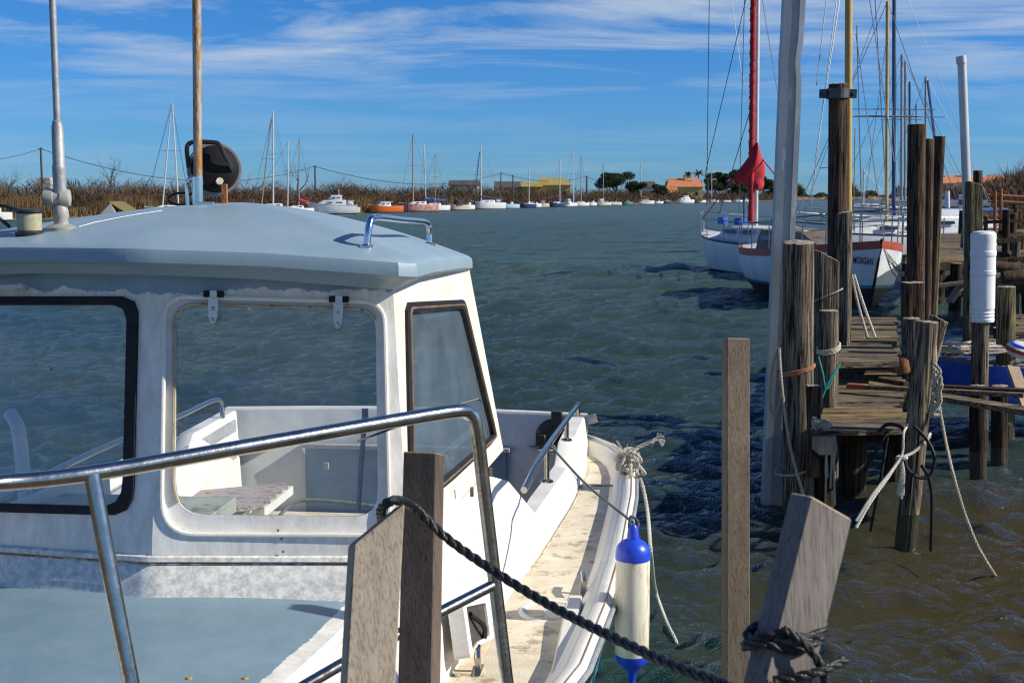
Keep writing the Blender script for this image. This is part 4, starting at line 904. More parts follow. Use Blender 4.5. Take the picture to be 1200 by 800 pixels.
c = PY(971, 425, 9.85); ropeobj('teal cord hanging in a tangle from the short stubby post', [c+Vector((-.08, 0, .05)), c+Vector((-.05, -.03, -.08)), c+Vector((-.02, -.03, -.2)), c+Vector((.03, -.02, -.12)), c+Vector((.09, 0, .0)), c+Vector((.0, -.03, -.14)), c+Vector((-.05, -.03, -.27))], .007, rope_g)
mb = MB(); c = PY(962, 500, 8.95); rnd = random.Random(9)
for k in range(7): rope_mb([c+Vector((rnd.uniform(-.07, .07), rnd.uniform(-.05, .05), rnd.uniform(-.03, .06))) for _ in range(6)], .010, mb=mb)
for k in range(6):
    x = rnd.uniform(.0, .09); rope_mb([c+Vector((x, -.06, 0)), c+Vector((x+rnd.uniform(-.02, .03), -.10, -.15)), c+Vector((x+rnd.uniform(-.03, .03), -.09, -rnd.uniform(.3, .62)))], .007, mb=mb)
o = mb.build('rope_heap', rope_t, smooth=True); tag(o, 'tangled tan rope heaped on the cut beam end, strands hanging down', 'rope')
cH = PY(1071, 540, 8.55)
mb = rope_mb([PY(1003, 618, 8.1), PY(1020, 588, 8.2), PY(1040, 560, 8.35), PY(1055, 538, 8.45), PY(1070, 530, 8.52), PY(1086, 516, 8.6), PY(1090, 508, 8.85)], .011)
rope_mb([PY(1003, 610, 8.12), PY(1022, 580, 8.2), PY(1044, 552, 8.35), PY(1057, 532, 8.45), PY(1059, 508, 8.5), PY(1064, 498, 8.7)], .009, mb=mb)
rope_mb(ringpts(PY(1057, 536, 8.47), .03, n=6, turns=3), .011, mb=mb)
for k in range(4): rope_mb([PY(1057, 540, 8.45), PY(1056+k, 555, 8.44), PY(1052+2*k, 578+3*k % 7, 8.45)], .010, mb=mb)
o = mb.build('mooring_rope', rope_w, smooth=True); tag(o, 'pale doubled rope knotted to the split leaning post and running down left', 'rope')
mb = rope_mb([PY(1096, 405, 8.8), PY(1097, 440, 8.72), PY(1100, 470, 8.7), PY(1107, 510, 8.6), PY(1117, 555, 8.3), PY(1130, 600, 8.2), PY(1146, 640, 8.1), PZ(1163, 669, 0.), PZ(1172, 684, -.2)], .011)
for k in range(5): rope_mb([PY(1094, 425+k*6, 8.66), PY(1102+k % 3, 436+k*8, 8.6), PY(1093+k % 2*4, 452+k*8, 8.62), PY(1100, 462+k*6, 8.66)], .011, mb=mb)
o = mb.build('mooring_rope', rope_t, smooth=True); tag(o, 'tan rope bunched on the split leaning post and dropping right into the water', 'rope')
mb = MB(); c = PY(1076, 541, 8.5); mb.tube(catmull([PY(1072, 500, 8.6), PY(1086, 515, 8.55), PY(1095, 536, 8.5), PY(1090, 556, 8.5), PY(1076, 559, 8.5), PY(1063, 548, 8.5), PY(1060, 530, 8.6)], 8), .013, 8)
mb.tube(catmull([PY(1080, 545, 8.6), PY(1088, 558, 8.6), PY(1092, 580, 8.6), PY(1092, 610, 8.6), PY(1091, 645, 8.6)], 8), .013, 8); mb.tube(catmull([PY(1030, 505, 8.8), PY(1040, 497, 8.75), PY(1056, 500, 8.7), PY(1062, 512, 8.7)], 6), .013, 8)
o = mb.build('black_hose', rubber, smooth=True); tag(o, 'black rubber hose looped round the split leaning post', 'hose')
ropeobj('dark wet line slanting from under the jetty to the water', [PY(1040, 505, 8.9), PY(1026, 530, 8.9), PY(1013, 553, 8.9)], .012, rubber)
ropeobj('second dark wet line hanging almost straight below the jetty', [PY(1040, 512, 8.9), PY(1032, 560, 8.85), PY(1024, 600, 8.8), PY(1020, 622, 8.8)], .010, rubber)

# ---------------- dinghy with blue hull, right edge
tarp = pm('blue_tarp', (.01, .05, .40), (.02, .10, .60), 6, .38, bump=.5, bscale=14)
def hull_loft(mb, M, Lg, Bm, zb, zs, fl=.2, keel=-.25, transom=.75, n=16, mi=(0, 1, 2), bands=(.12,), capw=.0, double=False, stripe=None):
    """hull with bow at +x; M maps local to world"""
    R1 = []; R2 = []
    for i in range(n+1):
        t = i/n
        if double: w = math.sin(PI*min(.999, max(.001, t)))**.62
        else: w = transom+(1-transom)*math.sin(min(1, t/.45)*PI/2) if t < .45 else max(.008, 1-((t-.45)/.55)**2.3)
        sh = zs+(zb-zs)*t**1.8+(.05*(1-4*(t-.5)**2)*-1)
        b_ = Bm/2*w; rk = .10*Lg*max(0, t-.75)/.25 if not double else 0
        x = Lg*(t-.5)
        def pt(k, z): return (x-rk*(1-(z/sh if sh else 0))*1.0, k*b_, z)
        f = 1-fl
        prof = [pt(1, sh), pt(1.0, sh-.07), pt(1-fl*.15, sh*.7), pt(1-fl*.6, sh*.35), pt(1-fl, .14 if sh > .5 else .02), pt((1-fl)*.8, keel*.4), (x-rk*1.2, 0, keel)]
        R1.append([M(p) for p in prof]); R2.append([M((p[0], -p[1], p[2])) for p in prof])
    def mf(i, k): return {0: 1, 1: 0, 2: 0, 3: 0, 4: 2, 5: 2}[k]
    mb.loft(R1, mfun=mf); mb.loft(R2, mfun=mf); mb.loft([[a for a in R1[0]], [a for a in R2[0]]], mi=0)
    # deck
    o = [[R1[i][0]+(R2[i][0]-R1[i][0])*q-Vector((0, 0, .03)) for q in (.0, .25, .5, .75, 1)] for i in range(n+1)]
    for r in o: r[2] = r[2]+Vector((0, 0, .06)); r[1] = r[1]+Vector((0, 0, .04)); r[3] = r[3]+Vector((0, 0, .04))
    mb.loft(o, mi=3)
    return R1, R2
def frame(P, yaw, pitch=0):
    """local x axis points along yaw (0 = +X, counter-clockwise)"""
    c, s = math.cos(yaw), math.sin(yaw); P = Vector(P)
    return lambda p: P+Vector((p[0]*c-p[1]*s, p[0]*s+p[1]*c, p[2]))
P0 = ground(1150, 12.6); P0.z = .42
DG = thing('dinghy', 'small dinghy with bright blue hull resting across beams beside the jetty', 'boat', P0)
mb = MB(); M = frame(P0+Vector((.35, 0, 0)), PI+.15); hull_loft(mb, M, 2.3, 1.1, .42, .40, keel=-.02, transom=.8)
mb.build('hull', [tarp, tarp, tarp, pm('dinghy_inside', (.10, .11, .12), (.2, .2, .2), 8, .7)], DG, smooth=True, auto=35)
mb = MB(); mb.bar(M((-.9, .3, .46)), M((.95, .25, .47)), .05, .03); mb.bar(M((-.9, -.3, .46)), M((.9, -.25, .47)), .05, .03); mb.build('oar', w_plankg, DG)
mb = MB(); rnd = random.Random(4)
for k in range(8): rope_mb([M((rnd.uniform(-.2, .9), rnd.uniform(-.3, .5), .50+rnd.uniform(0, .06))) for _ in range(7)], .012, mb=mb)
o = mb.build('rope_heap', rope_w, smooth=True); tag(o, 'loose heap of pale rope lying in the blue dinghy', 'rope')
mb = MB(); c = PY(1190, 412, 11.6); mb.lathe([(.001, -.05), (.10, -.045), (.135, -.01), (.14, .03), (.11, .065), (.05, .085), (.001, .088)], c+Vector((.05, 0, 0)), (.2, -.2, 1), 24, 0)
mb.lathe([(.142, .0), (.145, .01), (.143, .028), (.138, .035)], c+Vector((.05, 0, 0)), (.2, -.2, 1), 24, 1); mb.lathe([(.12, .055), (.115, .063), (.10, .071)], c+Vector((.05, 0, .002)), (.2, -.2, 1), 24, 2)
o = mb.build('life_cushion', [pm('cushion_white', (.55, .55, .52), (.7, .7, .66), 8, .8), pm('cushion_red', (.4, .04, .03), (.5, .07, .05), 8, .8), tarp], smooth=True); tag(o, 'round white, red and blue cushion on a pale board above the dinghy', 'cushion')
board('pale upright board under the round cushion', PY(1186, 428, 11.5), PY(1204, 478, 11.3), .13, .03, w_cut)
# ============================================================= sailing boats in the middle distance
hullwhite = pm('hull_white', (.58, .62, .66), (.70, .73, .76), 2, .35, c3=(.40, .42, .40), c3t=.68, c3s=5, stretch=(1, 1, .5))
antif = pm('dark_antifouling', (.012, .012, .014), (.03, .032, .025), 4, .6)
navy = pm('navy_stripe', (.01, .015, .05), (.02, .03, .08), 4, .4)
redbrown = pm('redbrown_caprail', (.28, .045, .025), (.36, .07, .04), 5, .5, c3=(.12, .04, .03), c3t=.62)
deckw = pm('boat_deck_pale', (.48, .50, .50), (.62, .63, .62), 5, .6)
cloth_red = pm('red_sail_cloth', (.32, .010, .020), (.46, .018, .030), 5, .85, bump=.8, bscale=12)
mast_w = pm('mast_pale', (.55, .54, .50), (.66, .65, .62), 4, .4, .3)
mast_y = pm('mast_mustard', (.42, .27, .07), (.52, .34, .10), 4, .5)
mast_b = pm('mast_dark_blue', (.02, .05, .12), (.04, .08, .18), 4, .4)
mast_g = pm('mast_grey', (.26, .28, .30), (.36, .38, .40), 4, .4, .4)
mast_br = pm('mast_brown', (.26, .18, .11), (.34, .24, .15), 4, .5)
bluecov = pm('blue_cover', (.02, .08, .40), (.03, .14, .55), 5, .8)
darkwin = pm('dark_boat_window', (.015, .02, .028), None, 5, .1)
def straight(p, q, r, parent, name, mat, n=6):
    mb = MB(); mb.tube([Vector(p), Vector(q)], r, n); return mb.build(name, mat, parent, smooth=True)
# --- boat with the red furled sail
a = ground(824, 43); b_ = ground(978, 35.3); mid = (a+b_)/2; yaw = math.atan2(a.y-b_.y, a.x-b_.x); M = frame(mid, yaw); Lg = (a-b_).length
RB = thing('sailing_boat', 'white sailing yacht with a red furled sail and dark sheer stripe beyond the posts', 'boat', mid)
mb = MB(); R1, R2 = hull_loft(mb, M, Lg, 2.7, 1.28, 1.05, transom=.75, n=22, keel=-.4); mb.build('hull', [hullwhite, navy, antif, deckw], RB, smooth=True, auto=35)
def cabin(M, x0, x1, w, z0, z1, mat, parent, win=True, name='coachroof'):
    mb = MB(); R_ = []
    for t, k, zz in ((0, .92, z1), (.3, 1, z1), (.75, .85, z1*.97+z0*.03), (1, .6, z0+.1)):
        x = x0+(x1-x0)*t; b_ = w/2*k; R_.append([M((x, b_+.06, z0-.05)), M((x, b_, z0+(zz-z0)*.55)), M((x, b_-.08, zz-.02)), M((x, b_*.4, zz+.03)), M((x, -b_*.4, zz+.03)), M((x, -b_+.08, zz-.02)), M((x, -b_, z0+(zz-z0)*.55)), M((x, -b_-.06, z0-.05))])
    mb.loft(R_, caps=True); c = mb.build(name, mat, parent, smooth=True, auto=30)
    if win:
        for s in (1, -1):
            mb = MB(); zz = (z0+z1)/2
            for q in range(2):
                xa = x0+(x1-x0)*(.12+.32*q); xb = xa+(x1-x0)*.22; mb.solid([M((xa, s*(w/2+.03), zz-.02)), M((xb, s*(w/2+.03), zz-.02)), M((xb, s*(w/2-.01), zz+.1)), M((xa, s*(w/2-.01), zz+.1))], (M((0, s*.01, 0))-M((0, 0, 0))))
            mb.build('window', darkwin, c)
    return c
cabin(M, -1.3, 2.1, 1.7, 1.1, 1.48, deckw, RB)
mast_b0 = PY(886, 262, 39.2); mt = PY(889, -110, 39.2)
mb = MB(); mb.tube([Vector((mast_b0.x, mast_b0.y, 1.2)), mt], .065, 10); mb.build('mast', mast_w, RB, smooth=True)
mb = MB(); fs0 = PY(880, 262, 38.6); fs1 = PY(884, -110, 39.0); pts = []; rs = []
for k in range(120): t = k/119; pts.append(fs0.lerp(fs1, t)); rs.append(.088+.006*math.sin(k*1.3)+.005*math.sin(k*.5))
mb.tube(pts, rs, 10)
# red lashing spiralling round the furled sail
sp_ = [fs0.lerp(fs1, k/400)+Vector((math.cos(k*.45)*.088, math.sin(k*.45)*.088, 0)) for k in range(401)]; mb.tube(sp_, .02, 4, 1)
mb.build('furled_sail', [cloth_red, pm('dark_red_lashing', (.28, .01, .02), None, 5, .7)], RB, smooth=True)
mb = MB(); c = PY(886, 170, 38.8); k = 38.8/F; R_ = []
for i, (y, xl, xr) in enumerate(((168, 883, 888), (176, 880, 890), (186, 877, 892), (196, 871, 895), (203, 864, 896), (209, 862, 896), (213, 866, 895), (216, 876, 895), (222, 880, 893))):
    r = []
    for j in range(24):
        an = 2*PI*j/24; cx = (xl+xr)/2; rx = (xr-xl)/2*(1+.14*math.sin(5*an+i)); P = PY(cx+rx*math.cos(an), y+1.2*math.sin(3*an), 38.8); P.y += .22*math.sin(an)*(1+.2*math.sin(4*an+i)); r.append(P)
    R_.append(r)
mb.loft(R_, closed=True, caps=True); mb.build('sail_bag', cloth_red, RB, smooth=True, auto=80)
for p, q, r, m in ((PY(881, 180, 38.7), PY(824, 256, 42.6), .02, cloth_red), (PY(893, 186, 38.8), PY(925, 226, 37), .02, cloth_red), (PY(882, 120, 38.8), PY(843, 250, 41), .013, wire), (PY(888, -60, 39), PY(826, 205, 42), .013, wire), (PY(832, -60, 41), PY(828, 240, 42.2), .012, wire), (PY(850, -60, 41), PY(868, 80, 40), .010, wire_l), (PY(868, 80, 40), PY(888, 170, 40), .010, wire_l), (PY(874, -60, 39), PY(866, 250, 40.5), .012, wire_l), (PY(890, -20, 39), PY(918, 150, 37), .012, wire_l), (PY(918, 150, 37), PY(917, 256, 37), .012, wire), (PY(872, 225, 39), PY(872, 262, 39), .03, mast_b)):
    straight(p, q, r, RB, 'shroud' if r < .03 else 'mooring_mast_strut', m)
def rails(R1, R2, i0, i1, h, parent, step=1, mat=wire_l, close=True):
    mb = MB(); up_ = Vector((0, 0, h)); a = [R1[i][0]+up_ for i in range(i0, i1+1)]; b_ = [R2[i][0]+up_ for i in range(i0, i1+1)]
    if close: pts = a+b_[::-1]
    else: pts = a
    mb.tube(pts, .016, 6); 
    if not close: mb.tube(b_, .016, 6)
    for i in range(i0, i1+1, step):
        for Rr in (R1, R2): mb.tube([Rr[i][0], Rr[i][0]+up_], .014, 6)
    mb.tube([p-Vector((0, 0, h*.5)) for p in (pts)], .008, 4); return mb.build('guard_rail', mat, parent, smooth=True)
rails(R1, R2, 18, 22, .62, RB, 2, chrome); rails(R1, R2, 3, 17, .6, RB, 4, wire_l, False)
for x, y, s in ((.9, .3, .35), (2.3, .2, .3), (-.2, -.4, .4)): mb = MB(); mb.box(M((x, y, 1.62)), (s, s*.7, .22), Matrix.Rotation(yaw+.2, 3, 'Z')); mb.build('deck_hatch', bluecov, RB)
# --- old boat with the red-brown cap rail, name on its bow
st = PZ(1024, 366, 0.); 
sn = ground(906, 32); Lg = 6.6; dv = Vector((sn.x-st.x, sn.y-st.y, 0)).normalized(); yaw = math.atan2(-dv.y, -dv.x)
Lg = (sn-st).length+.9; mid = st+dv*(Lg*.5-.25)
MG = thing('sailing_boat', 'old white boat with red-brown cap rail, dark name lettering and a stained bow', 'boat', mid)
M = frame(mid, yaw); mb = MB()
R1 = []; R2 = []; n = 24
for i in range(n+1):
    t = i/n; w = (math.sin(PI*min(.5, t+.06)*.92)**.5 if t < .5 else max(.01, 1-((t-.5)/.5)**3.4))*1.0; sh = 1.12+.36*t**2.4+.05*(1-t)**2
    b_ = 1.35*w; x = Lg*(t-.5)
    prof = [(1.02, sh+.02, 0), (1.02, sh-.14, 0), (1.0, sh-.15, 0), (.98, sh*.65, .35), (.86, sh*.38, .7), (.80, sh*.38-.07, .8), (.45, .02, 1.1), (.2, -.3, 1.3)]
    rk = .42*max(0, (t-.8)/.2)
    R1.append([M((x-rk*q, b_*k, z)) for k, z, q in prof]); R2.append([M((x-rk*q, -b_*k, z)) for k, z, q in prof])
mf = lambda i, k: [1, 1, 0, 0, 3, 2, 2][k]
tealb = pm('teal_bootline', (.02, .22, .24), (.04, .30, .32), 4, .5)
mb.loft(R1, mfun=mf); mb.loft(R2, mfun=mf); mb.loft([R1[0], R2[0]], mi=0)
mb.loft([[R1[i][0].lerp(R2[i][0], q)-Vector((0, 0, .12)) for q in (0, .5, 1)] for i in range(n+1)], mi=4)
mb.build('hull', [pm('hull_old_white', (.52, .57, .62), (.66, .70, .74), 2, .5, c3=(.20, .22, .16), c3t=.66, c3s=3, stretch=(1, 1, .35), c3st=(2.5, 2.5, .5)), redbrown, antif, tealb, pm('grey_deck', (.25, .25, .23), (.36, .35, .32), 4, .8)], MG, smooth=True, auto=30)
for s_ in R1, R2: pass
stem0 = R1[n][0].lerp(R2[n][0], .5); stem1 = R1[n][6].lerp(R2[n][6], .5); mb = MB(); mb.tube([stem0+Vector((0, 0, .03)), R1[n][3].lerp(R2[n][3], .5), stem1], .03, 8); mb.build('stem_post', w_dark, MG, smooth=True)
cabin(M, -1.9, 1.2, 1.5, 1.15, 1.62, pm('brown_coachroof', (.10, .085, .07), (.2, .17, .14), 5, .8), MG)
rails(R1, R2, 17, 24, .62, MG, 2, steel); rails(R1, R2, 2, 16, .6, MG, 4, wire_l, False)
# name on the camera side of the bow
def lettering(txt, P, ex, ey, nrm, h, mat, parent, name='lettering', depth=.003):
    cu = bpy.data.curves.new('txt', 'FONT'); cu.body = txt; cu.size = 1; cu.extrude = 0; cu.offset = .012; to = bpy.data.objects.new('txt', cu); COL.objects.link(to)
    me = bpy.data.meshes.new_from_object(to.evaluated_get(bpy.context.evaluated_depsgraph_get())); bpy.data.objects.remove(to); org = parent_world(parent)
    xs = [v.co.x for v in me.vertices]; x0 = min(xs); w = max(xs)-x0; hh = max(v.co.y for v in me.vertices)
    for v in me.vertices: a, b_ = (v.co.x-x0)/w, v.co.y/hh; v.co = P+ex*a+ey*b_+nrm*depth-org
    me.name = name; me.materials.clear(); me.materials.append(mat); o = bpy.data.objects.new(name, me); COL.objects.link(o); o.parent = parent; return o
side = R1 if R1[15][2].y < R2[15][2].y else R2
def onhull(px, py):
    best = None
    d = ray(px, py)
    for i in range(n):
        for k in range(2, 5):
            for tri in ((side[i][k], side[i+1][k], side[i+1][k+1]), (side[i][k], side[i+1][k+1], side[i][k+1])):
                nn = (tri[1]-tri[0]).cross(tri[2]-tri[0])
                if abs(nn.dot(d)) < 1e-9: continue
                t = (tri[0]-Vector((0, 0, CH))).dot(nn)/d.dot(nn); P = Vector((0, 0, CH))+d*t
                from mathutils.geometry import intersect_point_tri
                if intersect_point_tri(P, *tri) is not None and (best is None or t < best[0]): best = (t, P, nn.normalized())
    return best
h0 = onhull(1000, 308); h1 = onhull(1023, 310); h2 = onhull(1001, 300)
if h0 and h1 and h2:
    nn = h0[2] if h0[2].y < 0 else -h0[2]; lettering('MORGAN', h0[1], h1[1]-h0[1], h2[1]-h0[1], nn, 1, navy, MG, depth=.03)
mm = (R1[12][0]+R2[12][0])/2
mb = MB(); mb.tube([Vector((mm.x, mm.y, 1.1)), Vector((mm.x+.1, mm.y, 11.5))], .085, 12)
mY = PY(995, 250, 28.2); o_ = MB(); o_.tube([Vector((mY.x, mY.y, 1.1)), PY(995, -120, 28.2)], [.085, .08], 12); o_.build('mast', mast_y, MG, smooth=True)
for p, q in ((PY(993, -60, 28.2), PY(955, 190, 27)), (PY(975, -60, 28), PY(957, 100, 27.5)), (PY(988, -60, 28.2), PY(950, 240, 27)), (PY(1010, -60, 27.5), PY(1048, 190, 25.5)), (PY(1004, 30, 28), PY(1010, 260, 27)), (PY(1002, 150, 28), PY(1000, 270, 28)), (PY(1022, -60, 28), PY(1040, 250, 26)), (PY(960, 197, 28), PY(994, 195, 28)), (PY(1036, 280, 26.2), PY(1003, 40, 28))):
    straight(p, q, .011, MG, 'shroud', wire_l)
mb = MB(); bw = PY(1036, 292, 26.3); rnd = random.Random(2)
for k in range(7): rope_mb([bw, bw+Vector((.1+rnd.uniform(0, .25), -.1, -.25-rnd.uniform(0, .3))), bw+Vector((.35+rnd.uniform(0, .3), -.1, -.35-rnd.uniform(0, .5))), bw+Vector((.5, 0, -.1))], .018, mb=mb, strands=2, n=4)
o = mb.build('mooring_rope', rope_w, smooth=True); tag(o, 'pale ropes looping over the bow of the old white boat', 'rope')
for dx, m, lb in ((0, rope_t, 'tan mooring line slanting down beside the grey split post'), (9, rope_w, 'paler mooring line beside the tan one, below the old boat\'s bow')):
    ropeobj(lb, [PY(998+dx*.3, 322, 13.2), PY(1006+dx*.7, 358, 13.0), PY(1017+dx, 396, 12.7)], .016, m)
# --- masts and boats moored beyond, along the right bank
def yacht(label, px, Y, yaw, Lg, hmat, mmat, top_py, mpx=None, mr=.075, tilt=0, spr=(), stays=(), bmat=None, zsh=1.1, group='yachts moored along the right bank', mast2=None, bim=None, wm=None):
    P = ground(px, Y); M = frame(P, yaw); T = thing('moored_yacht', label, 'boat', P, group)
    mb = MB(); R1, R2 = hull_loft(mb, M, Lg, Lg*.30, zsh+.25, zsh, n=14, keel=-.3); mb.build('hull', [hmat, navy, antif, deckw], T, smooth=True, auto=35)
    cabin(M, -Lg*.2, Lg*.22, Lg*.2, zsh, zsh+.4, deckw, T)
    mp = PY(mpx or px, 240, Y); tp = PY((mpx or px)+tilt, top_py, Y); mb = MB(); mb.tube([Vector((mp.x, mp.y, zsh)), tp], mr, 8); mb.build('mast', mmat, T, smooth=True)
    for py, hw in spr: c = PY((mpx or px)+tilt*(240-py)/max(1, 240-top_py), py, Y); straight(c-Vector((hw, 0, 0)), c+Vector((hw, .2, 0)), .022, T, 'spreader', wire_l)
    for q in (-1, 1): straight(tp, M((q*Lg*.45, 0, zsh+.2)), .012, T, 'stay', wire_l)
    for s in (1, -1): straight(tp.lerp(mp, .15), M((0, s*Lg*.14, zsh)), .010, T, 'stay', wire_l)
    if bmat: mb = MB(); mb.tube([Vector((mp.x, mp.y, zsh+1.0)), M((-Lg*.42, 0, zsh+1.0))], [.13, .09], 8); mb.build('boom_cover', bmat, T, smooth=True)
    rails(R1, R2, 1, 13, .6, T, 3, wire_l); return T
yacht('white yacht with a thin mustard mast behind the old boat', 1030, 44, R(200), 8, hullwhite, mast_y, 2, 1040, .06, spr=((136, 1.1),), bmat=None)
yacht('white yacht with a dark blue mast and grey covers', 1050, 55, R(170), 9, hullwhite, mast_b, -40, 1048, .085, spr=((128, 1.8), (137, 2.2)), bmat=mast_g)
yacht('pale yacht with a grey mast left of the dark pile', 1058, 66, R(150), 8.5, hullwhite, mast_g, 64, 1057, .075, spr=((140, 1.1),), bmat=bluecov)
yacht('smaller yacht with twin-striped grey mast behind the pile', 1066, 78, R(160), 8, hullwhite, mast_g, 72, 1061, .08, bmat=mast_b)
yacht('yacht with a short dark mast between the piles', 1078, 92, R(170), 8, hullwhite, mast_b, 96, 1066, .08)
yacht('yacht with a grey mast and blue stay to the right of the piles', 1098, 70, R(190), 8, hullwhite, mast_g, 90, 1085, .07, bmat=bluecov)
straight(PY(1087, 95, 69), PY(1104, 230, 66), .07, yacht('low grey-masted yacht far down the right bank', 1074, 120, R(180), 8, hullwhite, mast_g, 122, 1074, .09), 'furled_jib', mast_b)
yacht('distant white yacht with a stubby mast near the sandy bank', 1012, 150, R(180), 8, hullwhite, mast_w, 198, 1012, .09, group='yachts moored along the right bank')

# ============================================================= jetties further up the right bank
J2 = thing('wooden_jetty', 'wide plank jetty with pale braces under it, right of the old boat', 'jetty', ground(1110, 26))
z2 = 1.15; mb = MB(); plank_deck(mb, PZ(1062, 306, z2), PZ(1142, 303, z2), PZ(1086, 284, z2), PZ(1136, 283, z2), 26, seed=3, mi=(0, 1), th=.06); mb.build('decking', [w_plank, w_plankg], J2)
mb = MB(); plank_deck(mb, PZ(1086, 283, z2+.02), PZ(1175, 283, z2+.02), PZ(1090, 274, z2+.02), PZ(1160, 274, z2+.02), 24, seed=5, mi=(1,), th=.06); mb.build('decking', [w_plank, w_plankg], J2)
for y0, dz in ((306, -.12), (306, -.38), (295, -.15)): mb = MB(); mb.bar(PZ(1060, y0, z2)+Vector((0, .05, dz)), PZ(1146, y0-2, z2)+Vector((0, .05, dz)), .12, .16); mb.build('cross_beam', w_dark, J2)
for k, (px, Y) in enumerate(((1066, 25), (1092, 25.5), (1118, 25), (1140, 25.2), (1100, 29), (1130, 31))):
    mb = post_mb(ground(px, Y), Vector((ground(px, Y).x, Y, z2-.05)), .12, seed=k, cracks=2, n=14, rings=8); mb.build('pile', [w_dark, w_wet, w_end], J2, smooth=True)
for p, q, m in ((PY(1130, 328, 24.6), PY(1113, 354, 24.4), w_cut), (PY(1062, 315, 24.6), PY(1100, 352, 24.4), w_plankg), (PY(1076, 337, 24.4), PY(1140, 330, 24.4), w_plankg)):
    mb = MB(); mb.bar(p, q, .16, .07); mb.build('brace', m, J2)
# jumble of landing stages, rails and frames against the right bank
def stage(label, px0, px1, Y0, Y1, z, seed, rail_=True, name='landing_stage'):
    a = ground(px0, Y0, z); b_ = ground(px1, Y0, z); c = ground(px0+6, Y1, z); d = ground(px1+6, Y1, z); T = thing(name, label, 'landing stage', Vector((a.x, a.y, 0)))
    rg = random.Random(seed); mb = MB(); plank_deck(mb, a, b_, c, d, 10, seed=seed, mi=(0, 1, 1), th=.06, jag=.15); mb.build('decking', [w_plank, w_plankg], T)
    for i in range(7):
        p = a.lerp(b_, i/6)+Vector((0, rg.uniform(-.2, 1.5), 0)); h = rg.uniform(-.05, 1.1) if rail_ else -.05
        mb = post_mb(Vector((p.x, p.y, 0)), Vector((p.x+rg.uniform(-.1, .1), p.y, z+h)), rg.uniform(.06, .1), seed=seed*9+i, cracks=2, n=12, rings=6); mb.build('pile', [rg.choice([w_dark, w_brown, w_grey]), w_wet, w_end], T, smooth=True)
    mb = MB(); mb.bar(a+Vector((0, -.05, -.13)), b_+Vector((0, -.05, -.13)), .1, .16); mb.build('cross_beam', w_dark, T)
    for z_ in ((.35, .68) if rail_ else ()): mb = MB(); mb.bar(a+Vector((0, .1, z_)), b_+Vector((0, .1, z_+.08)), .05, .08); mb.build('hand_rail', rg.choice([w_brown, w_plankg]), T)
    return T
stage('dark landing stage with logs stacked, right of the white sleeve', 1166, 1262, 22, 25, .95, 11)
stage('grey landing stage behind the olive-stained pile', 1140, 1225, 30, 34, 1.1, 12)
stage('far landing stage with a brown hand rail below the reeds', 1128, 1215, 42, 47, 1.2, 13)
stage('low landing stage just beyond the plain round post', 1182, 1250, 16, 18.5, .7, 14, False)
for k, (x0, y0, x1, y1, Y) in enumerate(((1165, 312, 1240, 320, 20), (1140, 298, 1215, 306, 23), (1175, 325, 1250, 318, 19))):
    mb = MB(); mb.tube([PY(x0, y0, Y), PY((x0+x1)/2, (y0+y1)/2-1, Y), PY(x1, y1, Y+.6)], .09, 10); o = mb.build('log', w_brown, smooth=True); tag(o, ['upper brown log resting on the dark landing stage', 'long log lying behind the white sleeve', 'lowest brown log near the plain round post'][k], 'log')
RF = thing('steel_railing', 'reddish brown steel railing standing on the right bank', 'railing', PY(1170, 268, 34))
for px in (1166, 1173, 1240): mb = MB(); mb.tube([PY(px, 270, 34), PY(px, 221 if px != 1166 else 224, 34)], .05, 8); mb.build('upright', rust, RF, smooth=True)
for y in (229, 236): mb = MB(); mb.tube([PY(1158, y-.5, 34), PY(1240, y+4, 34)], .04, 8); mb.build('crossbar', rust, RF, smooth=True)
for k, (px, Y, w) in enumerate(((1110, 52, .20), (1127, 50, .24))):
    mb = MB(); P = ground(px, Y); mb.tube([Vector((P.x, P.y, .8)), PY(px, 224+k*4, Y)], w/2, 12, 0); 
    if k: mb.tube([PY(px, 240, Y), PY(px, 234, Y)], w/2+.006, 12, 1)
    o = mb.build('marker_post', [hullwhite, pm('marker_red', (.5, .03, .03), None, 4, .5)], smooth=True); tag(o, ['plain white marker post behind the jetty', 'white marker post with a red band behind the jetty'][k], 'marker post')
CR = thing('motor_cruiser', 'white motor cruiser with a blue canopy tucked behind the right jetty', 'boat', ground(1100, 48))
M = frame(ground(1100, 48), R(200)); mb = MB(); hull_loft(mb, M, 6, 2.3, 1.1, .9, keel=-.2); mb.build('hull', [hullwhite, navy, antif, deckw], CR, smooth=True, auto=35); cabin(M, -1.2, 1.6, 1.7, .9, 1.9, hullwhite, CR, name='cabin'); mb = MB(); mb.box(M((-1.6, 0, 1.9)), (1.5, 1.8, .12), Matrix.Rotation(R(20), 3, 'Z')); mb.build('canopy', bluecov, CR)
# ============================================================= banks
def bank_mesh(name, line, mat, inland=(0, 3000), z0=-.4, prof=((0, -.4), (1.5, .25), (5, .7), (20, 1.1), (200, 1.6), (2500, 2))):
    """line: shoreline points; land lies on the side given by normal direction"""
    R_ = []; pts = [Vector((x, y, 0)) for x, y in line]
    for i, p in enumerate(pts):
        t = (pts[min(i+1, len(pts)-1)]-pts[max(i-1, 0)]).normalized(); nrm = Vector((-t.y, t.x, 0))
        R_.append([p+nrm*d+Vector((0, 0, z+(.1*math.sin(i*1.7+d)) if 0 < d < 100 else z)) for d, z in prof])
    mb = MB(); mb.loft(R_); o = mb.build(name, mat, smooth=True, origin=(pts[0].x, pts[0].y, 0)); struct(o); return o
earth = pm('bank_earth', (.10, .08, .05), (.19, .15, .09), .6, .95, bump=.4, c3=(.10, .11, .05), c3t=.55, c3s=1.5)
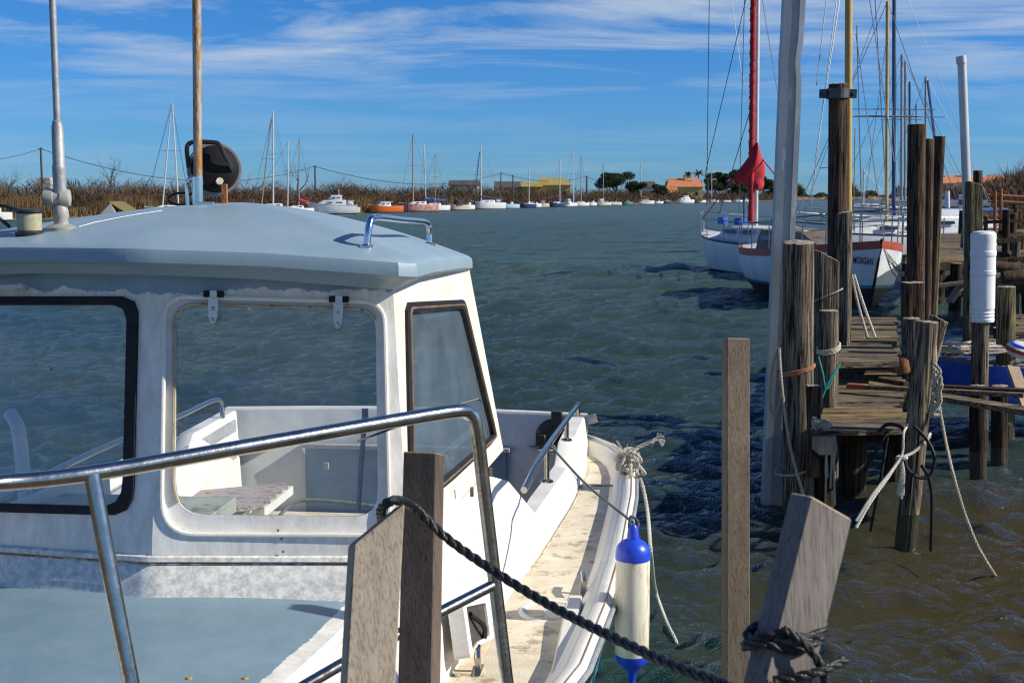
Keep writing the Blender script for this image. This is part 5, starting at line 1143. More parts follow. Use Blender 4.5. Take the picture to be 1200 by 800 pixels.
def shore(px): # left/far bank waterline distance by column
    T = [(-500, 62), (-200, 95), (0, 128), (200, 152), (380, 176), (440, 186), (500, 205), (600, 255), (700, 325), (800, 440), (870, 540), (915, 600)]
    for a, b_ in zip(T, T[1:]):
        if px <= b_[0]: return a[1]+(b_[1]-a[1])*(max(px, a[0])-a[0])/(b_[0]-a[0])
    return T[-1][1]
line = [((px-600)/F*shore(px), shore(px)) for px in range(-500, 920, 20)]; e = line[-1]
line += [(e[0]+25, e[1]+60), (e[0]+35, e[1]+200)]
bank_mesh('far_bank', line, earth)
far2 = [(110, 900), (170, 760), (240, 700), (300, 640), (330, 600)]
# right bank
rl = [(330, 900), (190, 600), (123, 400), (74, 240), (47, 150), (33.5, 100), (25.5, 70), (20.5, 50), (18, 36), (14, 25), (12, 18), (10.8, 12), (10.5, 4), (10.5, -30)]
bank_mesh('right_bank', rl, earth, prof=((0, -.6), (2, .25), (6, .9), (20, 1.5), (200, 2), (2500, 2)))
bank_mesh('distant_shore', [(60, 980), (130, 800), (215, 740), (330, 700), (420, 640)], pm('sandy_bank', (.30, .22, .13), (.42, .32, .2), .3, .95), prof=((0, -.4), (6, 2.0), (20, 2.6), (400, 3), (2500, 3)))

# ============================================================= scrub and reeds (stuff)
def blades(name, pos, hgt, wid, mat, tilt=.35, seg=1, label=None):
    """many thin upright stems as triangles; pos (n,3), hgt (n,), wid (n,)"""
    n = len(pos); rg = RNG; a = rg.random(n)*6.283; lean = rg.normal(0, tilt, (n, 2))
    dx = np.cos(a)*wid/2; dy = np.sin(a)*wid/2; top = pos+np.stack([lean[:, 0]*hgt, lean[:, 1]*hgt, hgt], 1)
    v = np.stack([pos+np.stack([dx, dy, 0*dx], 1), pos-np.stack([dx, dy, 0*dx], 1), top], 1).reshape(-1, 3)
    me = bpy.data.meshes.new(name); me.vertices.add(3*n); me.vertices.foreach_set('co', v.astype(np.float32).ravel()); me.loops.add(3*n); me.loops.foreach_set('vertex_index', np.arange(3*n, dtype=np.int32)); me.polygons.add(n); me.polygons.foreach_set('loop_start', np.arange(0, 3*n, 3, dtype=np.int32)); me.polygons.foreach_set('loop_total', np.full(n, 3, np.int32)); me.update()
    me.materials.append(mat); o = bpy.data.objects.new(name, me); COL.objects.link(o); tag(o, label, name.replace('_', ' ') if label else '', None, 'stuff'); return o
def veg(name, c1, c2, c3, s=.35): return pm(name, c1, c2, s, .9, c3=c3, c3t=.55, c3s=s*2.5, spec=.1)
reedm = veg('reed_straw', (.13, .085, .042), (.21, .14, .07), (.09, .058, .03))
brushm = veg('bare_brush', (.085, .058, .040), (.14, .092, .062), (.17, .085, .05))
brushg = veg('olive_brush', (.040, .048, .022), (.07, .075, .035), (.10, .07, .04))
def clumps(pxs, depth, hmin, hmax, per, spread, rg, hill=None):
    P = []; H = []
    for px in pxs:
        Y = shore(px)+rg.uniform(*depth); x = (px-600)/F*Y; k = Y/180.; n = int(per); h = rg.uniform(hmin, hmax)
        a = rg.random(n)*6.283; r = np.sqrt(rg.random(n))*spread*k; zt = np.sqrt(np.clip(1-(r/(spread*k))**2, .02, 1))
        zz = rg.random(n)**.8*zt*h*.88
        P.append(np.stack([x+np.cos(a)*r, Y+np.sin(a)*r*.8, .7+zz], 1)); H.append(np.full(n, 1.)*h*.20*k**.3*(.5+rg.random(n)))
    return np.concatenate(P), np.concatenate(H)
rg = RNG
P, H_ = clumps(list(rg.uniform(-60, 900, 520)), (6, 34), 1.3, 4.3, 230, 2.3, rg); blades('scrub', P, H_, np.full(len(P), .075)*(P[:, 1]/180)**.8, brushm, .9, label='bare brown winter scrub covering the far left bank')
P, H_ = clumps(list(rg.uniform(-60, 900, 160)), (10, 40), 2.5, 4.0, 120, 2.6, rg); blades('evergreen_scrub', P, H_, np.full(len(P), .16)*(P[:, 1]/180)**.8, brushg, .9, label='olive green shrubs mixed into the far bank scrub')
n = 22000; px = np.where(rg.random(n) < .7, rg.uniform(-80, 230, n), rg.uniform(230, 600, n)); Y = np.array([shore(p) for p in px])+rg.uniform(1.5, 8, n); P = np.stack([(px-600)/F*Y, Y, np.full(n, .1)], 1); dens = .75+.5*np.sin(px*.05)+.3*np.sin(px*.017)
blades('reeds', P, rg.uniform(1.0, 2.3, n)*np.clip(dens, .4, 1.2), np.full(n, .10), reedm, .12, label='straw-coloured reeds along the water\'s edge of the far left bank')
# right bank brush
def rightline(t):
    q = t*(len(rl)-1); i = min(int(q), len(rl)-2); f = q-i; a, b_ = rl[i], rl[i+1]; return a[0]+(b_[0]-a[0])*f, a[1]+(b_[1]-a[1])*f
P = []; H_ = []
for k in range(560):
    t = rg.uniform(.02, .60); x, y = rightline(t); o_ = rg.uniform(3, 20); x += o_*.9+1; y -= o_*.1; m = 110; k_ = max(.3, y/160); h = rg.uniform(1.6, 3.4)*(1 if o_ < 8 else 1.35)*(1.35 if y < 130 else 1); a = rg.random(m)*6.283; r = np.sqrt(rg.random(m))*1.8
    zt = np.sqrt(np.clip(1-(r/1.8)**2, .02, 1)); P.append(np.stack([x+np.cos(a)*r, y+np.sin(a)*r, 1.0+rg.random(m)*zt*h*.75], 1)); H_.append(h*.2*(.5+rg.random(m)))
for k in range(260):
    px = rg.uniform(1098, 1290); y = rg.uniform(105, 235); x = (px-600)/F*y; tpy = 214-(max(0, px-1140)*.42)+rg.uniform(-3, 10); h = max(1.5, 2.4+(230-tpy)/F*y-1.2); m = 150; a = rg.random(m)*6.283; r = np.sqrt(rg.random(m))*2.4
    zt = np.sqrt(np.clip(1-(r/2.4)**2, .02, 1)); P.append(np.stack([x+np.cos(a)*r, y+np.sin(a)*r, 1.0+rg.random(m)*zt*h*.85], 1)); H_.append(h*.2*(.5+rg.random(m)))
P = np.concatenate(P); H_ = np.concatenate(H_); blades('bank_scrub', P, H_, .04+.0004*P[:, 1], brushm, .9, label='reddish brown scrub rising on the right bank')
n = 9000; P = []
for k in range(n):
    x, y = rightline(rg.uniform(.18, .66)); P.append((x+rg.uniform(2.5, 7), y, .3))
P = np.array(P); blades('bank_reeds', P, rg.uniform(.8, 1.9, n), np.full(n, .045), reedm, .15, label='dry straw reeds at the foot of the right bank')
n = 9000; px = rg.uniform(905, 1060, n); Y = rg.uniform(735, 860, n); hh = np.clip(np.sin(px*.09)+.8*np.sin(px*.21+1)+.9, .15, 3)*1.7
P = np.stack([(px-600)/F*Y, Y, np.full(n, 1.9)], 1); blades('distant_trees', P+np.stack([0*px, 0*px, rg.random(n)*hh*1.2], 1), hh*.8+.8, np.full(n, .7), brushg, .5, label='low dark trees on the distant sandy shore')

# ============================================================= single trees
bark = pm('dark_bark', (.05, .04, .03), (.09, .07, .055), 6, .9, bump=.4)
leafd = veg('pine_needles', (.018, .034, .014), (.04, .062, .022), (.055, .075, .03), 1.2)
leafg = veg('mid_green_leaves', (.03, .05, .018), (.055, .08, .03), (.08, .09, .04), 1.2)
def bare_tree(label, px, Y, h, seed, spread=.6, group='bare trees on the far bank', lean=0., base=.6):
    rg = random.Random(seed); P0 = ground(px, Y); P0.z = base; T = thing('bare_tree', label, 'tree', P0, group); tr = MB(); tw = MB()
    def grow(p, d, l, r, dep):
        m = 3; pts = [p]; rr = [r]; q = p
        for i in range(m):
            d = (d+Vector((rg.gauss(0, .16), rg.gauss(0, .16), rg.gauss(.02, .08)))).normalized(); q = q+d*l/m; pts.append(q); rr.append(r*(1-.4*(i+1)/m))
        (tr if dep < 3 else tw).tube(pts, rr, 5 if dep < 3 else 3, caps=False)
        if dep >= 5: return
        for k in range(rg.choice([2, 3, 3]) if dep < 4 else 3):
            i = rg.choice([2, 3, 3]) if dep else rg.choice([2, 3]); ax = d.orthogonal().normalized(); ax.rotate(Quaternion(d, rg.random()*6.28)); nd = (d+ax*spread*rg.uniform(.7, 1.5)).normalized()
            grow(pts[i], nd, l*rg.uniform(.6, .82), rr[i]*.68, dep+1)
    grow(P0, Vector((lean, 0, 1)).normalized(), h*.32, h*.035, 0)
    tr.build('trunk', bark, T, smooth=True); tw.build('twigs', brushm, T); return T
for k, (px, dY, h, sd, sp, ln, lb) in enumerate(((40, 8, 5.4, 3, .75, -.1, 'spiky bare tree left of the aerial mast'), (85, 10, 4.8, 5, .6, .2, 'small bare tree just right of the aerial mast'), (128, 10, 7.4, 8, .55, -.15, 'largest dark bare tree with a leaning trunk on the left bank'), (8, 12, 5.6, 9, .6, 0, 'round bare tree at the left edge'), (212, 12, 6, 12, .6, .1, 'bare tree behind the left A-frame mast'), (272, 12, 6.8, 15, .55, .1, 'wide bare tree right of the spotlight'), (295, 16, 6.0, 17, .5, 0, 'bare tree between the spotlight and the white mast'), (352, 14, 7.4, 19, .5, .05, 'tall fine-twigged tree behind the white cruiser'), (395, 16, 6, 22, .5, 0, 'rounded bare tree behind the first moored boats'), (150, 14, 5.6, 23, .5, 0, 'bushy bare tree next to the largest leaning one'))):
    bare_tree(lb, px, shore(px)+dY-3, h*1.0, sd, sp, lean=ln)
def leafy(name, label, px, Y, h, crown, seed, mat, n=5000, base=.7, trunk_h=.35, flat=.55, leaf=.35, group=None, cat='tree'):
    rg = np.random.default_rng(seed); P0 = ground(px, Y); P0.z = base; T = thing(name, label, cat, P0, group); mb = MB()
    mb.tube([P0, P0+Vector((.1, 0, h*trunk_h)), P0+Vector((.2, 0, h*.7))], [h*.035, h*.028, h*.015], 7)
    cl = []
    for k in range(14):
        a = rg.random()*6.28; r = crown*np.sqrt(rg.random())*.75; z = h*(trunk_h+(1-trunk_h)*(.35+.5*rg.random()))*1.0; z = min(z, h*(1-.25*(r/crown)**2)-h*.12); c = Vector((r*math.cos(a), r*math.sin(a), z)); cl.append((c, crown*rg.uniform(.25, .42)))
        mb.tube([P0+Vector((.1, 0, h*trunk_h*rg.uniform(.8, 1.3))), P0+c], [h*.012, h*.005], 4)
    mb.build('trunk', bark, T, smooth=True)
    c = np.array([tuple(P0+q[0]) for q in cl]); R0 = np.array([q[1] for q in cl]); i = rg.integers(0, 14, n); u = rg.normal(size=(n, 3)); u /= np.linalg.norm(u, axis=1)[:, None]; p = c[i]+u*(R0[i]*(rg.random(n)**.4))[:, None]*np.array([1, 1, flat])
    d1 = rg.normal(size=(n, 3)); d1 /= np.linalg.norm(d1, axis=1)[:, None]; d2 = np.cross(d1, rg.normal(size=(n, 3))); d2 /= np.linalg.norm(d2, axis=1)[:, None]; s = leaf*rg.uniform(.5, 1.2, n)[:, None]
    v = np.stack([p-d1*s*.5, p+d2*s*.3, p+d1*s*.5], 1).reshape(-1, 3)-np.array(P0); me = bpy.data.meshes.new('crown'); me.from_pydata(v.tolist(), [], [(3*k, 3*k+1, 3*k+2) for k in range(n)]); me.materials.append(mat); o = bpy.data.objects.new('crown', me); COL.objects.link(o); o.parent = T; return T
Yp = shore(723)+25
leafy('umbrella_pine', 'large dark umbrella pine near the yellow house', 722, Yp, 10, 5.8, 1, leafd, 12000, trunk_h=.16, leaf=.7)
leafy('evergreen_tree', 'low dark evergreen to the right of the umbrella pine', 745, Yp+10, 6.6, 4, 2, leafd, 5000, trunk_h=.1, leaf=.7)
for k, (px, h, cr, m, lb) in enumerate(((838, 12, 5.5, leafg, 'broad tree right of the palms'), (856, 14, 6.5, leafd, 'tallest dark tree behind the red sail'), (876, 13, 6.5, leafd, 'dark tree behind the mast of the red-sailed yacht'), (894, 12, 5.5, leafg, 'rounded green tree at the end of the far bank'), (866, 8, 5, leafg, 'low green tree in front of the tallest dark one'), (904, 8, 4, leafd, 'small dark tree at the very end of the bank'), (772, 6, 3, leafg, 'small green tree left of the orange-roofed house'))):
    leafy('leafy_tree', lb, px, shore(px)+22-(10 if h < 9 else 0), h, cr, 20+k, m, 6500, trunk_h=.06, leaf=1.15, group='leafy trees at the end of the far bank')
def palm(label, px, h, seed):
    rg = random.Random(seed); Y = shore(px)+20; P0 = ground(px, Y); P0.z = .8; T = thing('palm_tree', label, 'palm tree', P0, 'palms on the far bank'); mb = MB(); mb.tube([P0, P0+Vector((.15, 0, h*.5)), P0+Vector((0, 0, h))], [.38, .3, .26], 8); mb.build('trunk', bark, T, smooth=True); mb = MB(); c = P0+Vector((0, 0, h))
    for k in range(30):
        a = rg.random()*6.28; e = rg.uniform(-.5, 1.2); d = Vector((math.cos(a)*math.cos(e), math.sin(a)*math.cos(e), math.sin(e))); l = rg.uniform(2.0, 2.8); s = Vector((-math.sin(a), math.cos(a), 0)); prev = c; pw = .1
        for j in range(1, 6):
            t = j/5; q = c+d*l*t+Vector((0, 0, -.9*t*t)); w = .38*math.sin(PI*min(.95, t*.9+.1)); mb.add([prev-s*pw-Vector((0, 0, pw*.5)), prev, prev+s*pw-Vector((0, 0, pw*.5)), q+s*w-Vector((0, 0, w*.5)), q, q-s*w-Vector((0, 0, w*.5))], [(0, 1, 4, 5), (1, 2, 3, 4)]); prev = q; pw = w
    mb.build('crown', leafg, T)
palm('left palm of the three above the orange roof', 806, 9.2, 1); palm('middle and tallest palm by the orange-roofed house', 818, 10.2, 2); palm('right-hand palm beyond the orange-roofed house', 829, 8.6, 3)

# ============================================================= buildings on the banks
tile = pm('orange_roof_tiles', (.46, .16, .06), (.58, .24, .10), 1.2, .85, bump=.5, bscale=6, c3=(.30, .12, .06), c3t=.6)
stucco_y = pm('yellow_stucco', (.36, .27, .09), (.42, .33, .13), 1, .9); stucco_c = pm('cream_stucco', (.52, .43, .30), (.62, .53, .40), 1, .9); stucco_w = pm('white_stucco', (.6, .58, .54), (.7, .68, .64), 1, .9)
roofdark = pm('dark_sheet_roof', (.06, .055, .055), (.10, .09, .085), 1, .7); roofyell = pm('yellow_sheet_roof', (.30, .23, .055), (.37, .29, .08), 1, .7)
shutter = pm('shutter_brown', (.16, .09, .05), None, 3, .7)
def house(name, label, px0, px1, Y, eave, ridge, wallm, roofm, dep=8, wins=3, chim=None, group=None, hip=0.0, cat='house', base=.6):
    X0 = (px0-600)/F*Y; X1 = (px1-600)/F*Y; T = thing(name, label, cat, ((X0+X1)/2, Y, base), group); mb = MB(); z0 = base
    mb.add([(X0, Y, z0), (X1, Y, z0), (X1, Y+dep, z0), (X0, Y+dep, z0), (X0, Y, eave), (X1, Y, eave), (X1, Y+dep, eave), (X0, Y+dep, eave), (X0, Y+dep/2, ridge-.1), (X1, Y+dep/2, ridge-.1)], [(0, 1, 5, 4), (1, 2, 6, 9, 5), (2, 3, 7, 6), (3, 0, 4, 8, 7)])
    mb.build('wall', wallm, T); ov = .4; h = hip*(X1-X0); mb = MB(); th = .18
    A = [Vector((X0-ov, Y-ov, eave-.12)), Vector((X1+ov, Y-ov, eave-.12)), Vector((X1+ov-h, Y+dep/2, ridge)), Vector((X0-ov+h, Y+dep/2, ridge)), Vector((X1+ov, Y+dep+ov, eave-.12)), Vector((X0-ov, Y+dep+ov, eave-.12))]
    mb.solid([A[0], A[1], A[2], A[3]], (0, 0, th)); mb.solid([A[5], A[3], A[2], A[4]], (0, 0, th))
    if hip: mb.solid([A[0], A[3], A[5]], (0, 0, th)); mb.solid([A[1], A[4], A[2]], (0, 0, th))
    rf = mb.build('roof', roofm, T)
    if chim is not None: mb = MB(); x = X0+(X1-X0)*chim; mb.box((x, Y+dep*.4, ridge+.35), (.8, .7, 1.6)); mb.box((x, Y+dep*.4, ridge+1.2), (1, .9, .15)); mb.build('chimney', wallm, rf)
    for k in range(wins):
        x = X0+(X1-X0)*(k+.5)/wins; mb = MB(); zc_ = (z0+eave)/2+.2; mb.box((x, Y-.03, zc_), (1.0, .1, 1.2)); w = mb.build('window', shutter, T); mb = MB(); mb.box((x, Y-.09, zc_), (.6, .04, .9)); mb.build('pane', darkwin, w)
    return T
Yh = shore(800)+22
def zat(py, Y): return PY(600, py, Y).z
house('orange_roofed_house', 'cream house with an orange tiled roof and chimney by the palms', 781, 822, Yh, zat(219, Yh), zat(209, Yh), stucco_y, tile, 9, 3, .52, hip=.12)
house('garden_annex', 'low orange-tiled annex at the left end of the cream house', 776, 792, Yh-5, zat(226, Yh), zat(220, Yh), stucco_c, tile, 5, 1)
Yh = shore(640)+40
house('yellow_building', 'yellow stepped-roof building behind the moored boats', 626, 668, Yh, zat(217, Yh), zat(209, Yh), stucco_y, roofyell, 9, 3, hip=.2)
house('yellow_hall', 'lower yellow hall joined left of the stepped-roof building', 612, 634, Yh-4, zat(219, Yh), zat(214, Yh), stucco_y, roofyell, 8, 2)
house('dark_shed', 'long low dark-roofed shed left of the yellow buildings', 581, 612, Yh+4, zat(220, Yh), zat(213, Yh), stucco_w, roofdark, 9, 2, cat='shed')
house('dark_roofed_house', 'dark-roofed house between the scrub and the far masts', 752, 766, shore(760)+40, zat(220, shore(760)+40), zat(213, shore(760)+40), stucco_w, roofdark, 9, 1)
house('grey_shed', 'low brown-roofed shed behind the first sailing boats', 528, 560, shore(540)+38, zat(217, shore(540)+38), zat(212, shore(540)+38), stucco_c, roofdark, 7, 2, cat='shed')
Yr = 250
for k, (a, b_, e_, r_, m, lb) in enumerate(((1098, 1114, 215, 208, stucco_c, 'leftmost terraced house with an orange roof on the right bank'), (1114, 1146, 214, 206, stucco_w, 'wide white terraced house in the middle of the right bank row'), (1146, 1166, 213, 207, stucco_c, 'cream terraced house right of the wide white one'), (1166, 1200, 212, 205, stucco_c, 'terraced house half hidden by scrub at the right edge'))):
    house('terraced_house', lb, a, b_, Yr+k*3, zat(e_, Yr), zat(r_, Yr), m, tile, 9, 2, .7 if k == 1 else None, 'terraced houses on the right bank', base=1.5)
# mossy A-frame hut
Yt = shore(131)-2; HT = thing('reed_hut', 'pointed hut with a mossy roof on the left bank', 'hut', ground(131, Yt)); mb = MB(); ap = PY(128, 237, Yt); l_ = PY(115, 251, Yt); r2 = PY(147, 249, Yt+3); mb.solid([l_, ap, ap+Vector((.35, 4, .0)), l_+Vector((0, 4, 0))], (0, 0, .1)); mb.solid([ap, r2, r2+Vector((.4, 4, 0)), ap+Vector((.35, 4, 0))], (0, 0, .1)); mb.build('roof', veg('moss_thatch', (.10, .085, .04), (.17, .14, .07), (.14, .12, .05), 3), HT); mb = MB(); mb.add([l_+Vector((.15, .3, 0)), r2+Vector((-.2, -2.6, 0)), ap+Vector((0, .3, -.1))], [(0, 1, 2)]); mb.solid([l_+Vector((.15, .3, -1)), Vector((r2.x-.2, l_.y+.3, l_.z-1)), Vector((r2.x-.2, l_.y+.3, l_.z)), ap+Vector((0, .3, -.1)), l_+Vector((.15, .3, 0))], (0, .1, 0)); mb.build('wall', stucco_w, HT)
# stack of pale crates / panel tower
Yt = shore(55)+14; TW = thing('panel_tower', 'square pale slatted tower behind the reeds next to the left utility pole', 'tower', ground(54, Yt)); mb = MB(); a = PY(47, 240, Yt); b_ = PY(62, 240, Yt); zt = zat(208, Yt)
for k in range(6): z = zt-.42-k*.45; mb.box(((a.x+b_.x)/2, Yt, z+.2), (b_.x-a.x, 1.2, .38))
mb.build('panels', pm('pale_panels', (.42, .38, .30), (.56, .51, .43), 2, .8, c3=(.2, .17, .13), c3t=.6), TW); mb = MB(); mb.box(((a.x+b_.x)/2, Yt, (zt-2.9)/2+.2), (1.0, .8, zt-3.0)); mb.build('core', w_brown, TW)
# ---------------- utility poles and wires
def upole(label, px, Y, top): P = ground(px, Y); P.z = .6; mb = MB(); mb.tube([P, Vector((P.x, P.y, zat(top, Y)))], [.16, .11], 8); t = Vector((P.x, P.y, zat(top, Y)-.15)); mb.tube([t-Vector((.25, 0, 0)), t+Vector((.25, 0, 0))], .05, 5); o = mb.build('utility_pole', bark, smooth=True); tag(o, label, 'utility pole', 'utility poles along the far bank'); return t
tp = [PY(-160, 187, 110), upole('utility pole at the left beside the pale slatted tower', 51, shore(51)+12, 173), upole('utility pole right of the masts behind the spotlight', 370, shore(370)+22, 194), upole('utility pole above the long dark shed', 587, shore(587)+40, 202), upole('utility pole just left of the umbrella pine', 687, shore(687)+45, 206), upole('utility pole between the pine and the orange roof', 735, shore(735)+70, 212)]
def sagw(a, b_, s): return [a.lerp(b_, k/20)-Vector((0, 0, 4*s*(k/20)*(1-k/20))) for k in range(21)]
for k, (a, b_, s) in enumerate(zip(tp, tp[1:], (1.0, 2.9, 2.6, 1.6, 1.4))):
    mb = MB(); mb.tube(sagw(a, b_, s), .028+.01*k, 4); o = mb.build('overhead_wire', wire); tag(o, ['overhead wire left of the left utility pole', 'long sagging wire passing behind the spotlight', 'wire sagging over the first moored sailing boats', 'wire above the yellow buildings', 'wire by the umbrella pine'][k], 'wire')

# ============================================================= boats along the far bank
def C(n, a, b_=None): return pm(n, a, b_ or tuple(min(1, x*1.15) for x in a), 2, .4)
bw_, bor, bpk, bnv, bcr, blb, btl = pm('bright_hull_white', (.74, .75, .76), (.82, .83, .84), 1, .35), C('hull_orange', (.62, .13, .02)), C('hull_faded_red', (.42, .10, .09), (.62, .42, .40)), C('hull_navy', (.02, .04, .16)), C('hull_cream', (.55, .50, .36)), C('hull_pale_blue', (.42, .58, .68)), C('hull_teal', (.04, .30, .28))
fit = C('boat_fittings', (.25, .24, .22))
def farboat(label, px0, px1, kind, hm, masts=(), cover=None, yawd=None, off=2.5, cab=None, sheer=None, cabz=1.0):
    Y = shore((px0+px1)/2)-off; w = (px1-px0)/F*Y; px = (px0+px1)/2; P = ground(px, Y); yaw = R(180+(yawd if yawd is not None else 24)) if True else 0
    Lg = w/abs(math.cos(yaw))*.98; M = frame(P, yaw); T = thing('moored_boat', label, 'boat', P, 'boats moored along the far bank'); s = max(.75, min(1.15, Lg/6)); fb = .95*s+.15
    mb = MB(); hull_loft(mb, M, Lg, min(2.6, Lg*.34), fb+.3*s, fb, n=12, keel=-.15); mb.build('hull', [hm, sheer or hm, antif, deckw], T, smooth=True, auto=35)
    cm_ = cab or hullwhite
    if kind == 'cabin': cabin(M, -Lg*.12, Lg*.25, 1.7*s, fb, fb+1.15*s*cabz, cm_, T, name='cabin'); mb = MB(); mb.box(M((-Lg*.0, 0, fb+1.22*s*cabz)), (Lg*.36, 1.7*s, .07), Matrix.Rotation(yaw, 3, 'Z')); mb.build('cabin_roof', cm_, T)
    if kind == 'cruiser':
        s *= .72
        cabin(M, -Lg*.28, Lg*.3, 2.0*s, fb, fb+.8*s, cm_, T, name='cabin'); cabin(M, -Lg*.2, Lg*.08, 1.7*s, fb+.8*s, fb+1.6*s, cm_, T, name='flybridge')
    if kind == 'sail': cabin(M, -Lg*.18, Lg*.24, 1.5*s, fb, fb+.4*s, cm_, T)
    if kind == 'open': mb = MB(); mb.box(M((-Lg*.1, 0, fb+.2)), (.6*s, .8*s, .6*s), Matrix.Rotation(yaw, 3, 'Z')); mb.build('console', cm_, T); mb = MB(); mb.box(M((-Lg*.47, 0, fb+.15)), (.3, .4, .7)); mb.build('outboard', rubber, T)
    for (mp, tpx, ty, mm, rr) in masts:
        a = PY(mp, 236, Y); a.z = fb; b_ = PY(tpx, ty, Y); mb = MB(); mb.tube([a, b_], [rr, rr*.8], 8); mb.build('mast', mm, T, smooth=True)
        if kind == 'sail':
            straight(b_, M((Lg*.48, 0, fb+.25)), .018, T, 'stay', wire_l, 4); straight(b_, M((-Lg*.48, 0, fb+.1)), .018, T, 'stay', wire_l, 4); c = a.lerp(b_, .55); straight(c-Vector((.7, 0, 0)), c+Vector((.7, 0, 0)), .02, T, 'spreader', wire_l, 4)
    if cover and masts: a = PY(masts[0][0], 236, Y); mb = MB(); c0 = Vector((a.x, a.y, fb+.95)); mb.tube([c0+Vector((0, 0, .15)), c0.lerp(M((-Lg*.4, 0, fb+.85)), .5), M((-Lg*.4, 0, fb+.8))], [.22, .17, .1], 8); mb.build('boom_cover', cover, T, smooth=True)
    return T
FB = farboat
FB('small white boat hull at the far left beside the reeds', -22, 12, 'open', bw_)
FB('low white boat below the slender A-frame masts', 172, 222, 'sail', bw_, ((190, 201, 121, mast_w, .09), (209, 202, 121, mast_w, .09)))
FB('dark blue boat just behind the spotlight', 224, 262, 'open', bnv)
FB('white boat with a tall white mast and leaning spar', 296, 345, 'sail', bw_, ((320, 320, 130, mast_w, .11), (306, 318, 140, mast_br, .09), (337, 338, 166, mast_w, .08)), off=4)
FB('boat with a red cover and grey mast near the roof crest', 330, 366, 'sail', bw_, ((350, 351, 162, mast_g, .09),), cover=cloth_red, off=4)
FB('large white cabin cruiser with a navy stripe, nearest of the far boats', 359, 419, 'cruiser', bw_, ((397, 397, 222, mast_w, .05),), sheer=navy, off=6, yawd=8)
FB('small cream pilot boat tucked beside the large cabin cruiser', 399, 421, 'cabin', bcr, off=1.5)
FB('bright orange boat with a low white cabin', 432, 471, 'cabin', bor, off=3, cabz=.6)
FB('faded red and white sailing boat with the tall brown mast', 468, 512, 'sail', bpk, ((484, 484, 157, mast_br, .12),), off=3)
FB('white sailing boat with blue boom cover beside the faded red one', 492, 526, 'sail', bw_, ((499, 497, 170, mast_w, .09), (510, 510, 180, mast_br, .07)), cover=bluecov, off=2)
FB('cream cabin boat under a dark canopy', 526, 549, 'cabin', bcr, cab=pm('canopy_dark', (.05, .05, .06), None, 4, .8), off=3)
FB('long white sloop with a dark furled sail on its forestay', 551, 591, 'sail', bw_, ((564, 564, 171, mast_w, .12), (556, 562, 178, mast_b, .09)), cover=navy, off=3)
FB('pale blue low motor boat right of the long white sloop', 587, 608, 'open', blb, off=3)
FB('navy open boat with white gunwale near the middle of the row', 608, 628, 'open', bnv, sheer=hullwhite)
FB('cream work boat piled with gear', 627, 643, 'cabin', bcr, cab=fit, cabz=.7)
FB('blue-hulled sailing boat with a blue furled jib', 643, 660, 'sail', bnv, ((656, 656, 186, mast_w, .12),), cover=bluecov)
FB('white sailing boat with a blue sail cover and slim mast', 655, 676, 'sail', bw_, ((672, 672, 176, mast_w, .13),), cover=bluecov)
FB('white sailing boat with two close masts', 671, 690, 'sail', bw_, ((681, 681, 181, mast_g, .13),), off=4)
FB('tiny white boat right after the pair of close masts', 689, 699, 'open', bw_)
FB('cream pilot boat left of the umbrella pine', 697, 712, 'cabin', bcr)
FB('low white open boat under the umbrella pine', 711, 728, 'open', bw_, off=4)
FB('teal open boat under the umbrella pine', 728, 741, 'open', btl)
FB('white sloop with a brown sail cover right of the pine', 744, 766, 'sail', bw_, ((751, 751, 190, mast_w, .14),), cover=redbrown)
FB('small blue and white boat left of the big cruiser', 775, 786, 'open', bnv, sheer=hullwhite)
FB('big white flybridge cruiser in front of the orange-roofed house', 790, 813, 'cruiser', bw_, off=8)
FB('white sloop moored beside the flybridge cruiser', 811, 827, 'sail', bw_, ((811, 811, 193, mast_w, .14),))
FB('small white and blue boat beneath the palms', 843, 856, 'open', bw_, sheer=navy)
FB('first white motor boat under the dark trees', 859, 870, 'cabin', bw_, cabz=.7)
FB('last white motor boat just left of the red-masted yacht', 868, 880, 'cabin', bw_, cabz=.6)
FB('small white boat between the dark canopy boat and the white sloop', 541, 556, 'open', bw_, off=1)
FB('low white hull tucked behind the long white sloop', 574, 592, 'cabin', bw_, off=0)
FB('white boat with a slim bare mast right of the navy open boat', 617, 634, 'sail', bw_, ((620, 620, 196, mast_w, .10),), off=0)
FB('white motor boat between the blue-hulled and slim-masted sailing boats', 660, 672, 'cabin', bw_, off=6)
FB('white sloop with a bare grey mast left of the umbrella pine', 700, 716, 'sail', bw_, ((707, 707, 192, mast_g, .12),), off=0)
FB('low white boat between the brown-covered sloop and the small blue one', 765, 777, 'open', bw_)
FB('pale blue sailing boat with a short mast behind the flybridge cruiser', 828, 842, 'sail', blb, ((834, 834, 200, mast_w, .13),))
# mooring stakes along the far bank
for k, (px, t) in enumerate(((478, 232), (546, 231), (601, 205), (632, 228), (688, 206), (733, 208), (781, 228), (856, 205), (450, 230), (519, 229))):
    Y = shore(px)-1; P = ground(px, Y); mb = MB(); mb.tube([Vector((P.x, P.y, -.5)), PY(px, t, Y)], .09+.0001*Y, 6); o = mb.build('mooring_stake', bark, smooth=True); tag(o, ['dark stake by the faded red sailing boat', 'dark stake right of the dark-canopied boat', 'tall thin stake right of the long white sloop', 'short stake beside the cream work boat', 'tall stake just right of the two close masts', 'tall stake in front of the umbrella pine', 'short stake left of the flybridge cruiser', 'tall stake by the dark trees', 'short stake behind the orange boat', 'short stake between the blue cover and the dark canopy'][k], 'stake', 'stakes along the far bank')
